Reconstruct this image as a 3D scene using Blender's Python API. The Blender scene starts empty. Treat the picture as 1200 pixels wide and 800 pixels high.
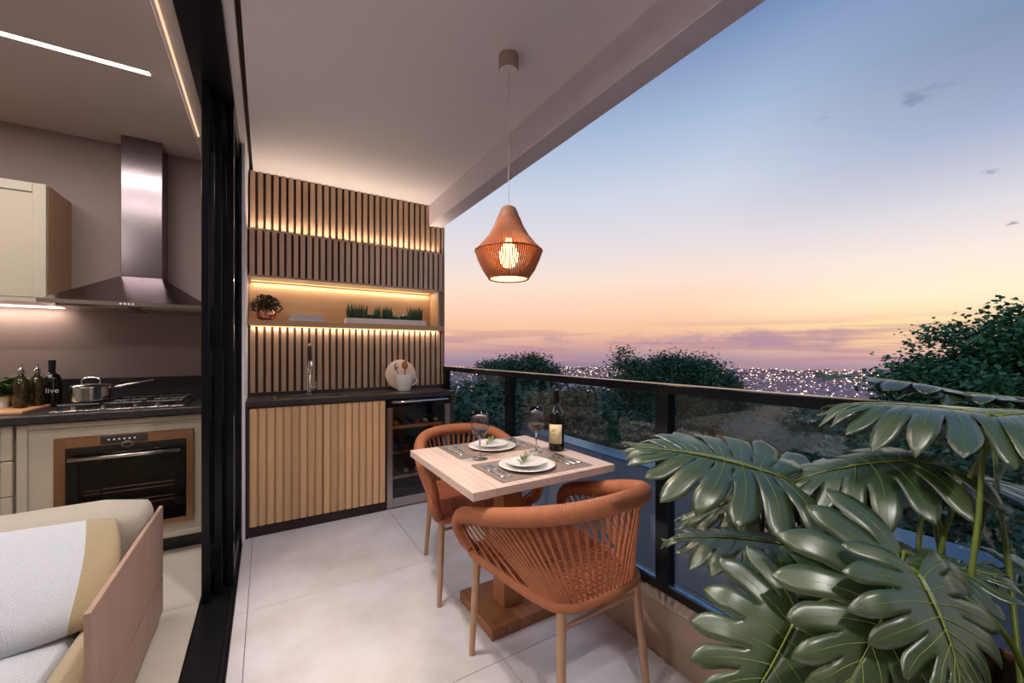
import bpy, bmesh, math, random
from mathutils import Vector, Matrix, noise
R = math.radians
random.seed(7)
S = bpy.context.scene
COL = S.collection

# ------------------------------------------------------------------ camera
EYE = 1.241
YAW = math.atan(288 / 469)
cam_d = bpy.data.cameras.new('camera')
cam = bpy.data.objects.new('camera', cam_d); COL.objects.link(cam)
cam.location = (0, 0, EYE)
cam.rotation_euler = (R(90), 0, -YAW)
cam_d.sensor_width = 36; cam_d.lens = 36 * 469 / 1200
cam_d.shift_y = 12 / 1200; cam_d.clip_start = 0.02; cam_d.clip_end = 6000
S.camera = cam
S.view_settings.view_transform = 'Standard'; S.view_settings.look = 'None'
S.view_settings.gamma = 1; S.view_settings.use_curve_mapping = False
S.view_settings.exposure = 0.30

# ------------------------------------------------------------------ sky at dusk
def srgb(r, g, b):
    f = lambda c: (c / 12.92 if c <= .04045 else ((c + .055) / 1.055) ** 2.4)
    return (f(r / 255), f(g / 255), f(b / 255), 1)

W = bpy.data.worlds.new('dusk_sky'); S.world = W; W.use_nodes = True
nt = W.node_tree; N = nt.nodes; L = nt.links; N.clear()
def nd(t, **k):
    n = N.new(t)
    for a, v in k.items():
        if a.startswith('i_'): n.inputs[int(a[2:])].default_value = v
        else: setattr(n, a, v)
    return n
def mth(op, a, b=None, c=None, clamp=False):
    n = nd('ShaderNodeMath', operation=op); n.use_clamp = clamp
    for i, v in enumerate((a, b, c)):
        if v is None: continue
        if isinstance(v, (int, float)): n.inputs[i].default_value = v
        else: L.new(v, n.inputs[i])
    return n.outputs[0]
def mixc(f, a, b):
    n = nd('ShaderNodeMix', data_type='RGBA')
    if isinstance(f, (int, float)): n.inputs[0].default_value = f
    else: L.new(f, n.inputs[0])
    for i, v in ((6, a), (7, b)):
        if isinstance(v, tuple): n.inputs[i].default_value = v
        else: L.new(v, n.inputs[i])
    return n.outputs[2]
tc = nd('ShaderNodeTexCoord'); sep = nd('ShaderNodeSeparateXYZ'); L.new(tc.outputs['Generated'], sep.inputs[0])
zz = sep.outputs[2]
def ramp(fac, stops):
    r = nd('ShaderNodeValToRGB'); L.new(fac, r.inputs[0]); e = r.color_ramp.elements
    while len(e) > 1: e.remove(e[-1])
    e[0].position = stops[0][0]; e[0].color = stops[0][1]
    for p, c in stops[1:]:
        q = e.new(p); q.color = c
    return r.outputs[0]
SKY_Z0 = 0.1                       # the ramp reads sin(elevation) + 0.1
zr = mth('ADD', zz, SKY_Z0, clamp=True)
cool = ramp(zr, [(0.0, srgb(104, 92, 112)), (.062, srgb(140, 124, 146)), (.085, srgb(166, 142, 158)), (.115, srgb(212, 166, 154)), (.15, srgb(243, 192, 158)),
                 (.20, srgb(249, 208, 178)), (.27, srgb(246, 222, 206)), (.34, srgb(228, 218, 220)), (.45, srgb(204, 210, 226)),
                 (.57, srgb(164, 184, 213)), (.70, srgb(112, 136, 180)), (1.0, srgb(98, 124, 172))])
warm = ramp(zr, [(0.0, srgb(116, 94, 112)), (.062, srgb(156, 134, 152)), (.085, srgb(206, 164, 164)), (.115, srgb(248, 204, 160)), (.15, srgb(254, 220, 166)),
                 (.20, srgb(255, 238, 206)), (.27, srgb(244, 230, 222)), (.34, srgb(216, 214, 222)), (.45, srgb(146, 162, 196)),
                 (.57, srgb(72, 92, 132)), (.70, srgb(84, 108, 152)), (1.0, srgb(96, 124, 174))])
dt = nd('ShaderNodeVectorMath', operation='DOT_PRODUCT'); L.new(tc.outputs['Generated'], dt.inputs[0])
dt.inputs[1].default_value = (.995, -.0995, 0)
azf = nd('ShaderNodeMapRange', interpolation_type='SMOOTHSTEP'); L.new(dt.outputs['Value'], azf.inputs[0])
azf.inputs[1].default_value = .72; azf.inputs[2].default_value = 1.0
base = mixc(azf.outputs[0], cool, warm)
# long flat cloud streaks low over the horizon
mp = nd('ShaderNodeMapping'); L.new(tc.outputs['Generated'], mp.inputs[0]); mp.inputs['Scale'].default_value = (2.2, 2.2, 42)
mp.inputs['Location'].default_value = (.4, 1.7, .35)
nz = nd('ShaderNodeTexNoise', i_2=1.3, i_3=5.0, i_4=.55); L.new(mp.outputs[0], nz.inputs[0])
st = nd('ShaderNodeMapRange', interpolation_type='SMOOTHSTEP'); L.new(nz.outputs[0], st.inputs[0])
st.inputs[1].default_value = .47; st.inputs[2].default_value = .60
lowm = ramp(zr, [(0.05, (1, 1, 1, 1)), (.125, (1, 1, 1, 1)), (.15, (.55, .55, .55, 1)), (.175, (0, 0, 0, 1))])
stf = mth('MULTIPLY', mth('MULTIPLY', st.outputs[0], lowm), .75)
base = mixc(stf, base, srgb(186, 142, 150))
# one long cloud bank over the middle of the view, and a few wisps high up
def blob(px, py, rx, ry, soft=.5, nsc=26, thr=.0):
    f = 469.0
    d = Vector((math.sin(YAW) * f + math.cos(YAW) * (px - 600), math.cos(YAW) * f - math.sin(YAW) * (px - 600), 412 - py)).normalized()
    a = Vector((d.y, -d.x, 0)).normalized()
    return d, a, rx, ry, nsc
def wisp(base, d, a, rx, ry, nsc, col, amt):
    sub = nd('ShaderNodeVectorMath', operation='SUBTRACT'); L.new(tc.outputs['Generated'], sub.inputs[0]); sub.inputs[1].default_value = d
    dx = nd('ShaderNodeVectorMath', operation='DOT_PRODUCT'); L.new(sub.outputs[0], dx.inputs[0]); dx.inputs[1].default_value = a / rx
    u = d.cross(a).normalized()
    dy = nd('ShaderNodeVectorMath', operation='DOT_PRODUCT'); L.new(sub.outputs[0], dy.inputs[0]); dy.inputs[1].default_value = u / ry
    q = mth('SQRT', mth('ADD', mth('POWER', dx.outputs['Value'], 2.0), mth('POWER', dy.outputs['Value'], 2.0)))
    n2 = nd('ShaderNodeTexNoise', i_2=nsc, i_3=6.0, i_4=.65)
    m2 = nd('ShaderNodeMapping'); L.new(tc.outputs['Generated'], m2.inputs[0]); m2.inputs['Scale'].default_value = (1, 1, 2.5); L.new(m2.outputs[0], n2.inputs[0])
    v = mth('ADD', mth('MULTIPLY', n2.outputs[0], 2.2), mth('MULTIPLY', q, -1.0))
    mr = nd('ShaderNodeMapRange', interpolation_type='SMOOTHSTEP'); L.new(v, mr.inputs[0]); mr.inputs[1].default_value = .55; mr.inputs[2].default_value = 1.15
    return mixc(mth('MULTIPLY', mr.outputs[0], amt), base, col)
for (px, py, rx, ry, nsc, col, amt) in ((800, 400, .55, .045, 7, srgb(176, 142, 158), .85), (960, 388, .25, .012, 12, srgb(190, 146, 156), .7),
                                        (1082, 112, .075, .026, 22, srgb(122, 138, 168), .75), (965, 138, .03, .012, 40, srgb(150, 165, 190), .5),
                                        (1160, 201, .022, .012, 50, srgb(130, 142, 166), .8), (1186, 262, .014, .007, 60, srgb(150, 140, 150), .8)):
    d, a, rx, ry, nsc = blob(px, py, rx, ry, nsc=nsc)
    base = wisp(base, d, a, rx, ry, nsc, col, amt)
bg = nd('ShaderNodeBackground'); L.new(base, bg.inputs[0]); bg.inputs[1].default_value = .86
wo = nd('ShaderNodeOutputWorld'); L.new(bg.outputs[0], wo.inputs[0])

def light(name, typ, loc, power, col, rot=(0, 0, 0), **k):
    d = bpy.data.lights.new(name, typ); d.energy = power; d.color = col
    for a, v in k.items(): setattr(d, a, v)
    o = bpy.data.objects.new(name, d); COL.objects.link(o); o.location = loc; o.rotation_euler = rot
    return o
WARM = (1.0, .79, .56)

# ------------------------------------------------------------------ helpers
def bx(bm, x0, y0, z0, x1, y1, z1, bev=0, seg=1):
    vs = [bm.verts.new(p) for p in ((x0, y0, z0), (x1, y0, z0), (x1, y1, z0), (x0, y1, z0), (x0, y0, z1), (x1, y0, z1), (x1, y1, z1), (x0, y1, z1))]
    fs = [bm.faces.new([vs[i] for i in f]) for f in ((3, 2, 1, 0), (4, 5, 6, 7), (0, 1, 5, 4), (1, 2, 6, 5), (2, 3, 7, 6), (3, 0, 4, 7))]
    if bev:
        es = list({e for f in fs for e in f.edges})
        bmesh.ops.bevel(bm, geom=es, offset=bev, segments=seg, affect='EDGES', profile=.5)
def tube(bm, pts, rad, n=8, caps=True, closed=False):
    pts = [Vector(p) for p in pts]; m = len(pts)
    if not hasattr(rad, '__len__'): rad = [rad] * m
    rings = []; up = None
    for i, p in enumerate(pts):
        if closed: t = (pts[(i + 1) % m] - pts[i - 1]).normalized()
        else: t = (pts[min(i + 1, m - 1)] - pts[max(i - 1, 0)]).normalized()
        if up is None:
            up = Vector((0, 0, 1)) if abs(t.z) < .9 else Vector((1, 0, 0))
        a = t.cross(up).normalized(); up = a.cross(t).normalized()
        rings.append([bm.verts.new(p + (a * math.cos(2 * math.pi * k / n) + up * math.sin(2 * math.pi * k / n)) * rad[i]) for k in range(n)])
    for i in range(m if closed else m - 1):
        A = rings[i]; B = rings[(i + 1) % m]
        for k in range(n): bm.faces.new((A[k], A[(k + 1) % n], B[(k + 1) % n], B[k]))
    if caps and not closed:
        bm.faces.new(rings[0][::-1]); bm.faces.new(rings[-1])
def lathe(bm, prof, c=(0, 0, 0), n=32, capb=True, capt=True):
    rings = []
    for r, z in prof:
        rings.append([bm.verts.new((c[0] + r * math.cos(2 * math.pi * k / n), c[1] + r * math.sin(2 * math.pi * k / n), c[2] + z)) for k in range(n)])
    for A, B in zip(rings, rings[1:]):
        for k in range(n): bm.faces.new((A[k], A[(k + 1) % n], B[(k + 1) % n], B[k]))
    if capb: bm.faces.new(rings[0][::-1])
    if capt: bm.faces.new(rings[-1])
def spline(P, k=8, closed=False):
    P = [Vector(p) for p in P]; out = []; n = len(P)
    for i in range(n if closed else n - 1):
        g = (lambda j: P[j % n]) if closed else (lambda j: P[max(0, min(n - 1, j))])
        a, b, c, d = g(i - 1), g(i), g(i + 1), g(i + 2)
        for j in range(k):
            t = j / k
            out.append(.5 * ((2 * b) + (c - a) * t + (2 * a - 5 * b + 4 * c - d) * t * t + (3 * b - a - 3 * c + d) * t ** 3))
    if not closed: out.append(P[-1])
    return out
def prism(bm, poly, y0, y1, axis='Y'):
    """extrude a 2-D polygon; axis tells the direction of extrusion"""
    f = {'Y': lambda p, t: (p[0], t, p[1]), 'X': lambda p, t: (t, p[0], p[1]), 'Z': lambda p, t: (p[0], p[1], t)}[axis]
    A = [bm.verts.new(f(p, y0)) for p in poly]; B = [bm.verts.new(f(p, y1)) for p in poly]
    bm.faces.new(A); bm.faces.new(B[::-1])
    for i in range(len(poly)): bm.faces.new((A[i - 1], B[i - 1], B[i], A[i]))
def obj(name, bm, m, parent=None, smooth=False, loc=None):
    if isinstance(bm, bmesh.types.BMesh):
        bmesh.ops.recalc_face_normals(bm, faces=bm.faces)
        me = bpy.data.meshes.new(name); bm.to_mesh(me); bm.free()
    else: me = bm
    if m is not None and len(me.materials) == 0: me.materials.append(m)
    if smooth:
        me.polygons.foreach_set('use_smooth', [True] * len(me.polygons))
        if smooth == 'auto': me.set_sharp_from_angle(angle=R(38))
    o = bpy.data.objects.new(name, me); COL.objects.link(o)
    if parent is not None: o.parent = parent
    if loc is not None: o.location = loc
    return o
def tag(o, label=None, cat=None, group=None, kind=None):
    if label: o['label'] = label
    if cat: o['category'] = cat
    if group: o['group'] = group
    if kind: o['kind'] = kind
    return o
def thing(name, label, cat, loc=(0, 0, 0), rz=0, group=None):
    o = bpy.data.objects.new(name, None); COL.objects.link(o); o.empty_display_size = .05
    o.location = loc; o.rotation_euler = (0, 0, rz)
    return tag(o, label, cat, group)
def struct(name, bm, m, parent=None, label=None, smooth=False):
    o = obj(name, bm, m, parent, smooth)
    o['kind'] = 'structure'
    if label: o['label'] = label
    return o
def NB(): return bmesh.new()
def copy_tree(o, parent=None):
    c = o.copy(); COL.objects.link(c); c.parent = parent
    for ch in list(o.children): copy_tree(ch, c)
    return c
def wpt(px, py, depth):
    """a point of the place from the surveyor's sketch"""
    a, b = math.sin(YAW), math.cos(YAW); s = (px - 600) / 469 * depth
    return Vector((a * depth + b * s, b * depth - a * s, EYE - (py - 412) / 469 * depth))

# ------------------------------------------------------------------ materials
def mat(name, col, rough=.5, metal=0, bump=0, bscale=40, var=0, vscale=6, vcol=None, stretch=(1, 1, 1), spec=.5, trans=0, ior=1.45, emit=None, estr=0, coat=0, alpha=1, rand=0, sheen=0):
    m = bpy.data.materials.new(name); m.use_nodes = True; t = m.node_tree; p = t.nodes['Principled BSDF']
    c = srgb(*col) if max(col) > 1 else (*col, 1)
    p.inputs['Base Color'].default_value = c; p.inputs['Roughness'].default_value = rough; p.inputs['Metallic'].default_value = metal
    p.inputs['Specular IOR Level'].default_value = spec; p.inputs['Transmission Weight'].default_value = trans; p.inputs['IOR'].default_value = ior
    p.inputs['Coat Weight'].default_value = coat; p.inputs['Sheen Weight'].default_value = sheen
    if emit: p.inputs['Emission Color'].default_value = srgb(*emit); p.inputs['Emission Strength'].default_value = estr
    tcn = t.nodes.new('ShaderNodeTexCoord'); mpn = t.nodes.new('ShaderNodeMapping'); mpn.inputs['Scale'].default_value = stretch
    t.links.new(tcn.outputs['Object'], mpn.inputs[0])
    cur = None
    if var:
        n = t.nodes.new('ShaderNodeTexNoise'); n.inputs['Scale'].default_value = vscale; n.inputs['Detail'].default_value = 6; n.inputs['Roughness'].default_value = .6
        t.links.new(mpn.outputs[0], n.inputs[0])
        r = t.nodes.new('ShaderNodeMapRange'); t.links.new(n.outputs[0], r.inputs[0]); r.inputs[1].default_value = .3; r.inputs[2].default_value = .7
        x = t.nodes.new('ShaderNodeMix'); x.data_type = 'RGBA'; t.links.new(r.outputs[0], x.inputs[0])
        c2 = srgb(*vcol) if vcol else (c[0] * (1 - var), c[1] * (1 - var), c[2] * (1 - var), 1)
        x.inputs[6].default_value = c; x.inputs[7].default_value = c2
        cur = x.outputs[2]
    if rand:
        oi = t.nodes.new('ShaderNodeObjectInfo'); hs = t.nodes.new('ShaderNodeHueSaturation')
        r2 = t.nodes.new('ShaderNodeMapRange'); t.links.new(oi.outputs['Random'], r2.inputs[0]); r2.inputs[3].default_value = 1 - rand; r2.inputs[4].default_value = 1 + rand
        t.links.new(r2.outputs[0], hs.inputs['Value'])
        if cur: t.links.new(cur, hs.inputs['Color'])
        else: hs.inputs['Color'].default_value = c
        cur = hs.outputs[0]
    if cur: t.links.new(cur, p.inputs['Base Color'])
    if bump:
        n = t.nodes.new('ShaderNodeTexNoise'); n.inputs['Scale'].default_value = bscale; n.inputs['Detail'].default_value = 4
        t.links.new(mpn.outputs[0], n.inputs[0])
        b = t.nodes.new('ShaderNodeBump'); b.inputs['Strength'].default_value = bump; b.inputs['Distance'].default_value = .01
        t.links.new(n.outputs[0], b.inputs['Height']); t.links.new(b.outputs[0], p.inputs['Normal'])
    return m
def emis(name, col, s):
    m = bpy.data.materials.new(name); m.use_nodes = True; t = m.node_tree; t.nodes.clear()
    e = t.nodes.new('ShaderNodeEmission'); e.inputs[0].default_value = srgb(*col); e.inputs[1].default_value = s
    o = t.nodes.new('ShaderNodeOutputMaterial'); t.links.new(e.outputs[0], o.inputs[0]); return m
def pane_mat(name, tint, ior=1.5):
    m = bpy.data.materials.new(name); m.use_nodes = True; t = m.node_tree; t.nodes.clear()
    lw = t.nodes.new('ShaderNodeLayerWeight'); lw.inputs[0].default_value = .5      # 1 - |cos|, the same on both faces of the pane
    pw5 = t.nodes.new('ShaderNodeMath'); pw5.operation = 'POWER'; t.links.new(lw.outputs['Facing'], pw5.inputs[0]); pw5.inputs[1].default_value = 5
    f = t.nodes.new('ShaderNodeMath'); f.operation = 'MULTIPLY_ADD'; t.links.new(pw5.outputs[0], f.inputs[0])
    r0 = ((ior - 1) / (ior + 1)) ** 2; f.inputs[1].default_value = 1 - r0; f.inputs[2].default_value = r0
    tr = t.nodes.new('ShaderNodeBsdfTransparent'); tr.inputs[0].default_value = (*tint, 1)
    g = t.nodes.new('ShaderNodeBsdfGlossy'); g.inputs[0].default_value = (.9, .95, 1, 1); g.inputs[1].default_value = .0
    x = t.nodes.new('ShaderNodeMixShader'); t.links.new(f.outputs[0], x.inputs[0]); t.links.new(tr.outputs[0], x.inputs[1]); t.links.new(g.outputs[0], x.inputs[2])
    o = t.nodes.new('ShaderNodeOutputMaterial'); t.links.new(x.outputs[0], o.inputs[0]); return m

M = {}
M['tile'] = mat('floor_tile', (224, 220, 226), .2, var=.10, vscale=2.2, bump=.02, bscale=8, vcol=(198, 190, 188))
M['grout'] = mat('grout', (128, 120, 116), .9)
M['ktile'] = mat('kitchen_tile', (206, 196, 184), .16, var=.06, vscale=2)
M['plaster'] = mat('plaster_ceiling', (220, 216, 226), .85, bump=.04, bscale=60)
M['beam'] = mat('beam_plaster', (214, 208, 222), .8, bump=.08, bscale=70, var=.06, vscale=9)
M['kwall'] = mat('kitchen_plaster', (152, 132, 130), .7, bump=.12, bscale=34, var=.08, vscale=4)
M['kceil'] = mat('kitchen_ceiling', (190, 176, 174), .8)
M['roomwall'] = mat('room_wall', (172, 158, 148), .85)
M['kerb'] = mat('kerb_render', (190, 166, 150), .85, bump=.1, bscale=80, var=.08, vscale=7)
M['kerbtop'] = mat('kerb_stone_cap', (190, 166, 148), .6)
M['black'] = mat('black_aluminium', (22, 22, 26), .28, spec=.6)
M['blackgl'] = mat('black_aluminium_gloss', (30, 32, 38), .16, metal=.6)
M['darkwood'] = mat('dark_plinth', (40, 28, 24), .5)
M['slat'] = mat('slat_oak', (182, 152, 130), .5, var=.22, vscale=7, stretch=(6, 6, .5), bump=.06, bscale=30, rand=.12)
M['doorslat'] = mat('door_slat_oak', (216, 174, 130), .45, var=.2, vscale=8, stretch=(6, 6, .4), bump=.05, bscale=30, rand=.14)
M['backing'] = mat('slat_backing', (70, 48, 36), .7)
M['doorback'] = mat('door_backing', (184, 142, 100), .6)
M['niche'] = mat('niche_veneer', (196, 160, 126), .45, var=.15, vscale=6, stretch=(.6, 4, 4))
M['bandwood'] = mat('band_trim', (190, 166, 150), .5, var=.12, vscale=6, stretch=(.5, 4, 4))
M['counter'] = mat('black_stone', (34, 31, 34), .28, var=.3, vscale=90, vcol=(60, 56, 58))
M['steel'] = mat('brushed_steel', (190, 180, 172), .24, metal=1, bump=.03, bscale=50, stretch=(1, 1, 40))
M['hoodsteel'] = mat('hood_steel', (140, 130, 134), .2, metal=1)
M['chrome'] = mat('chrome', (215, 218, 222), .08, metal=1)
M['cabinet'] = mat('cream_lacquer', (184, 172, 154), .4)
M['ovensteel'] = mat('oven_bronze_steel', (176, 136, 104), .3, metal=.9)
M['ovenglass'] = mat('oven_black_glass', (10, 8, 8), .06, coat=.5)
M['blkglass'] = pane_mat('dark_display_glass', (.80, .76, .74))
M['rope'] = mat('terracotta_rope', (182, 112, 76), .62, bump=.25, bscale=300, var=.15, vscale=30)
M['rope_d'] = mat('terracotta_rope_dark', (166, 94, 62), .65, bump=.2, bscale=300)
M['leg'] = mat('champagne_metal_leg', (186, 146, 116), .38, metal=.25)
M['table'] = mat('washed_oak_table', (220, 194, 180), .42, var=.16, vscale=8, stretch=(8, .7, 8), bump=.05, bscale=30, rand=.05)
M['tablebase'] = mat('oak_pedestal', (176, 118, 76), .45, var=.25, vscale=7, stretch=(7, 7, .8), bump=.05, bscale=30, rand=.08)
M['basewood'] = mat('oak_base_board', (164, 108, 72), .45, var=.25, vscale=7, stretch=(7, .8, 7), rand=.16)
M['white'] = mat('white_glaze', (232, 226, 222), .18, coat=.3)
M['whitematt'] = mat('white_matt', (224, 220, 220), .5)
M['linen'] = mat('linen_mat', (150, 132, 122), .9, bump=.4, bscale=400, var=.15, vscale=200)
M['napkin'] = mat('napkin', (225, 205, 195), .9, bump=.2, bscale=200)
M['cutlery'] = mat('cutlery_steel', (200, 196, 196), .16, metal=1)
M['bottle'] = mat('dark_bottle_glass', (14, 14, 12), .08, coat=.4)
M['label'] = mat('cream_label', (226, 212, 172), .7)
M['wine'] = mat('red_wine', (60, 10, 14), .1, trans=.3)
M['glass'] = mat('clear_glass', (245, 250, 255), .0, trans=1, ior=1.45)
M['sprig'] = mat('olive_leaf', (112, 124, 70), .5)
M['railglass'] = pane_mat('balustrade_glass', (.86, .93, .95), 1.55)
M['doorglass'] = pane_mat('door_glass', (.72, .76, .82), 1.7)
M['bead'] = mat('bead_sky_reflection', (110, 150, 190), .18, metal=.9)  # blue of the reflected sky put into the metal colour
M['led'] = emis('led_strip', (255, 190, 120), 2.2)
M['ledwhite'] = emis('linear_light', (255, 236, 214), 7)
M['bulb'] = emis('pendant_bulb', (255, 190, 110), 16)
M['shadeglow'] = mat('pendant_diffuser', (250, 225, 190), .7, trans=0, emit=(255, 176, 92), estr=2.2)
M['sofawood'] = mat('sofa_oak', (178, 146, 128), .5, var=.16, vscale=7, stretch=(7, 7, .5), bump=.04)
M['fabric'] = mat('boucle_white', (226, 228, 236), .95, bump=.9, bscale=260, var=.1, vscale=200, sheen=.3)
M['fabricb'] = mat('boucle_beige', (196, 172, 132), .95, bump=.9, bscale=260, var=.15, vscale=200, sheen=.3)
M['fabricg'] = mat('boucle_stone', (206, 192, 174), .95, bump=.9, bscale=260, var=.12, vscale=200, sheen=.3)
M['copper'] = mat('copper_pot', (220, 150, 120), .15, metal=.85)
M['terracotta'] = mat('terracotta', (176, 108, 78), .8, bump=.2, bscale=60)
M['herb'] = mat('herb_leaf', (70, 104, 40), .55, var=.3, vscale=40)
M['darkleaf'] = mat('dark_purple_leaf', (62, 62, 44), .5, var=.3, vscale=40)
M['succ'] = mat('succulent_green', (54, 88, 62), .5, var=.3, vscale=40)
M['soil'] = mat('soil', (50, 36, 28), .95, bump=.6, bscale=90)
M['oil'] = mat('oil_bottle', (60, 50, 24), .08, coat=.4, trans=.35)
M['cutboard'] = mat('cutting_board', (214, 160, 112), .5, var=.15, vscale=8, stretch=(1, 8, 8))
M['page'] = mat('paper_block', (228, 222, 214), .8)
M['bookcov'] = mat('book_cover', (200, 202, 214), .6, rand=.08)
M['petiole'] = mat('petiole_green', (104, 122, 46), .4, var=.2, vscale=20)
M['vein'] = mat('vein_green', (126, 142, 66), .45)
M['planter'] = mat('planter_slat', (116, 72, 50), .5, var=.2, vscale=8, stretch=(8, .6, 8), rand=.12)
M['reflection_grey'] = mat('reflection_slab', (66, 72, 82), .55, var=.15, vscale=3)  # grey of the floor reflection in the balustrade glass
def leaf_material():
    m = mat('monstera_leaf', (56, 78, 30), .42, var=.3, vscale=7, vcol=(36, 60, 32), bump=.12, bscale=26, coat=1.0, spec=.6)
    m.node_tree.nodes['Principled BSDF'].inputs['Coat Roughness'].default_value = .36
    m.node_tree.nodes['Principled BSDF'].inputs['Coat IOR'].default_value = 1.75
    return m
M['leafblade'] = leaf_material()

# ================================================================== SETTING
YB = 3.57      # slatted wall
ZC = 2.60
# ---- balcony floor: base slab and separate tiles
b = NB(); bx(b, -.13, -2.0, -.14, 1.37, 3.6, -.012)
floor = struct('floor', b, M['grout'])
xs = [-.977, -.077, .818, 1.713]; ys = [1.396 + .893 * k for k in range(-4, 3)] + [3.6]
for i in range(3):
    for j in range(len(ys) - 1):
        x0, x1 = max(xs[i], -.13), min(xs[i + 1], 1.37); y0, y1 = max(ys[j], -2.0), min(ys[j + 1], 3.6)
        if x1 - x0 < .02 or y1 - y0 < .01: continue
        b = NB(); g = .0013; bx(b, x0 + (g if i else 0), y0 + g, -.012, x1 - g, y1 - g, 0, .0009)
        obj('tile', b, M['tile'], floor)
# ---- kitchen / living floor
b = NB(); bx(b, -4.2, -3.0, -.14, -.281, 3.9, -.012)
kf = struct('floor_kitchen', b, M['grout'])
for i in range(5):
    for j in range(8):
        x1 = -.281 - .9 * i; x0 = max(x1 - .9, -4.2); y1 = 3.4 - .9 * (j - 1); y0 = max(y1 - .9, -3.0); y1 = min(y1, 3.9)
        if x1 - x0 < .05 or y1 - y0 < .05: continue
        b = NB(); bx(b, x0 + .0012, y0 + .0012, -.012, x1 - .0012, y1 - .0012, 0, .0008)
        obj('tile', b, M['ktile'], kf)
# ---- sill with tracks
b = NB(); bx(b, -.281, -2.0, -.14, -.13, 3.57, -.006)
sill = struct('trim_1', b, M['black'], label='black aluminium door sill')
for x in (-.279, -.158, -.139):
    b = NB(); bx(b, x, -2.0, -.006, x + (.004 if x > -.27 else .002), 3.5, .006); obj('track', b, M['blackgl'], sill)
# ---- ceilings
b = NB(); bx(b, -.085, -2.0, ZC, 1.29, YB + .08, ZC + .15); struct('ceiling', b, M['plaster'])
b = NB(); bx(b, -4.2, -3.0, 2.70, -.39, 3.9, 2.85); struct('ceiling_kitchen', b, M['kceil'])
b = NB(); bx(b, -.385, -3.0, 2.60, -.305, 3.9, 2.86, .004)
sof = struct('trim_2', b, M['kceil'], label='plaster soffit along the sliding door head')
b = NB(); bx(b, -.366, -3.0, 2.588, -.358, 3.17, 2.5985); obj('lit_edge_trim', b, emis('soffit_glow', (255, 214, 176), .9), sof)  # lit metal edge, its brightness put in as emission
b = NB(); bx(b, -.304, -3.0, 2.575, -.146, 3.5, 2.80); struct('trim_3', b, M['black'], label='black door head')
b = NB(); bx(b, -.145, -2.0, 2.598, -.108, 3.55, 2.72); struct('trim_4', b, M['plaster'], label='plaster strip beside the door head')
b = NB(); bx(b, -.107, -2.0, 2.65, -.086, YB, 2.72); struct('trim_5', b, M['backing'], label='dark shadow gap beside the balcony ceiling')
# ---- beam
b = NB(); bx(b, 1.29, -2.2, 2.41, 1.42, YB + .1, 2.85, .004); struct('beam', b, M['beam'], label='plastered edge beam')
# ---- walls
b = NB(); bx(b, -4.2, 3.85, 0, -.16, 4.0, 2.86); struct('wall_back_kitchen', b, M['kwall'])
b = NB(); bx(b, -4.35, -3.0, 0, -4.2, 4.0, 2.86); struct('wall_left', b, M['roomwall'])
b = NB(); bx(b, -4.2, -3.15, 0, -.13, -3.0, 2.86); struct('wall_front', b, M['roomwall'])
b = NB(); bx(b, -.28, -3.0, 0, -.13, -.6, 2.57); struct('wall_side', b, M['roomwall'])
b = NB(); bx(b, -.13, -2.15, 0, 1.42, -2.0, 2.85); struct('wall_end', b, M['roomwall'])
b = NB(); bx(b, -.279, 3.2, 0, -.135, 3.84, 2.57); struct('wall_pier', b, M['kwall'])
b = NB(); bx(b, -.134, 3.12, 0, -.118, 3.84, 2.595); struct('trim_6', b, M['plaster'], label='pale vertical strip beside slatted wall')
# ---- kerb under the balustrade
b = NB(); bx(b, 1.371, -2.0, -.14, 1.52, YB, .214)
kb = struct('kerb', b, M['kerb'], label='rendered kerb under the glass balustrade')
b = NB(); bx(b, 1.366, -2.0, .214, 1.53, YB, .226, .003); obj('kerb_cap', b, M['kerbtop'], kb)

# ---- slatted end wall
b = NB(); bx(b, -.115, YB + .16, .0, 1.44, YB + .3, 2.85)
for z0, z1 in ((0, 1.434), (1.80, 2.6)):
    bx(b, -.115, YB + .022, z0, 1.44, YB + .16, z1)
bx(b, 1.405, YB - .0, 0, 1.44, YB + .16, 2.41)
wall = struct('wall_back', b, M['backing'])
def slat_row(parent, x0, x1, z0, z1, yf, dep, pitch, w, m, name='slat'):
    n = int((x1 - x0) / pitch + .5); p = (x1 - x0) / n
    me = None
    for k in range(n):
        if me is None:
            b = NB(); bx(b, 0, 0, 0, w, dep, z1 - z0, .0012)
            o = obj(name, b, m, parent); me = o.data
        else: o = obj(name, me, m, parent)
        o.location = (x0 + k * p + (p - w) / 2, yf, z0)
slat_row(wall, -.112, 1.405, 2.12, 2.598, YB, .022, .050, .032, M['slat'])
slat_row(wall, -.112, 1.405, .93, 1.434, YB, .022, .050, .032, M['slat'])
slat_row(wall, 1.407, 1.440, .93, 2.41, YB - .012, .012, .0165, .010, M['slat'])
# projecting upper band
YF = 3.50
b = NB(); bx(b, -.112, YF + .014, 1.812, 1.40, YF + .024, 2.140)
bandb = obj('band_back', b, M['backing'], wall)
b = NB(); bx(b, -.114, YF, 2.140, 1.402, YF + .06, 2.152, .001); obj('band_top_rail', b, M['bandwood'], wall)
b = NB(); bx(b, -.114, YF, 1.798, 1.402, YB + .16, 1.812, .001); obj('band_bottom_rail', b, M['bandwood'], wall)
M['bandslat'] = mat('band_slat_oak_lightened', (220, 194, 176), .5, var=.2, vscale=7, stretch=(6, 6, .5), bump=.06, bscale=30, rand=.1)  # slat oak made paler in place of light missing on the band
slat_row(wall, -.112, 1.400, 1.812, 2.140, YF, .014, .048, .031, M['bandslat'])
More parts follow.
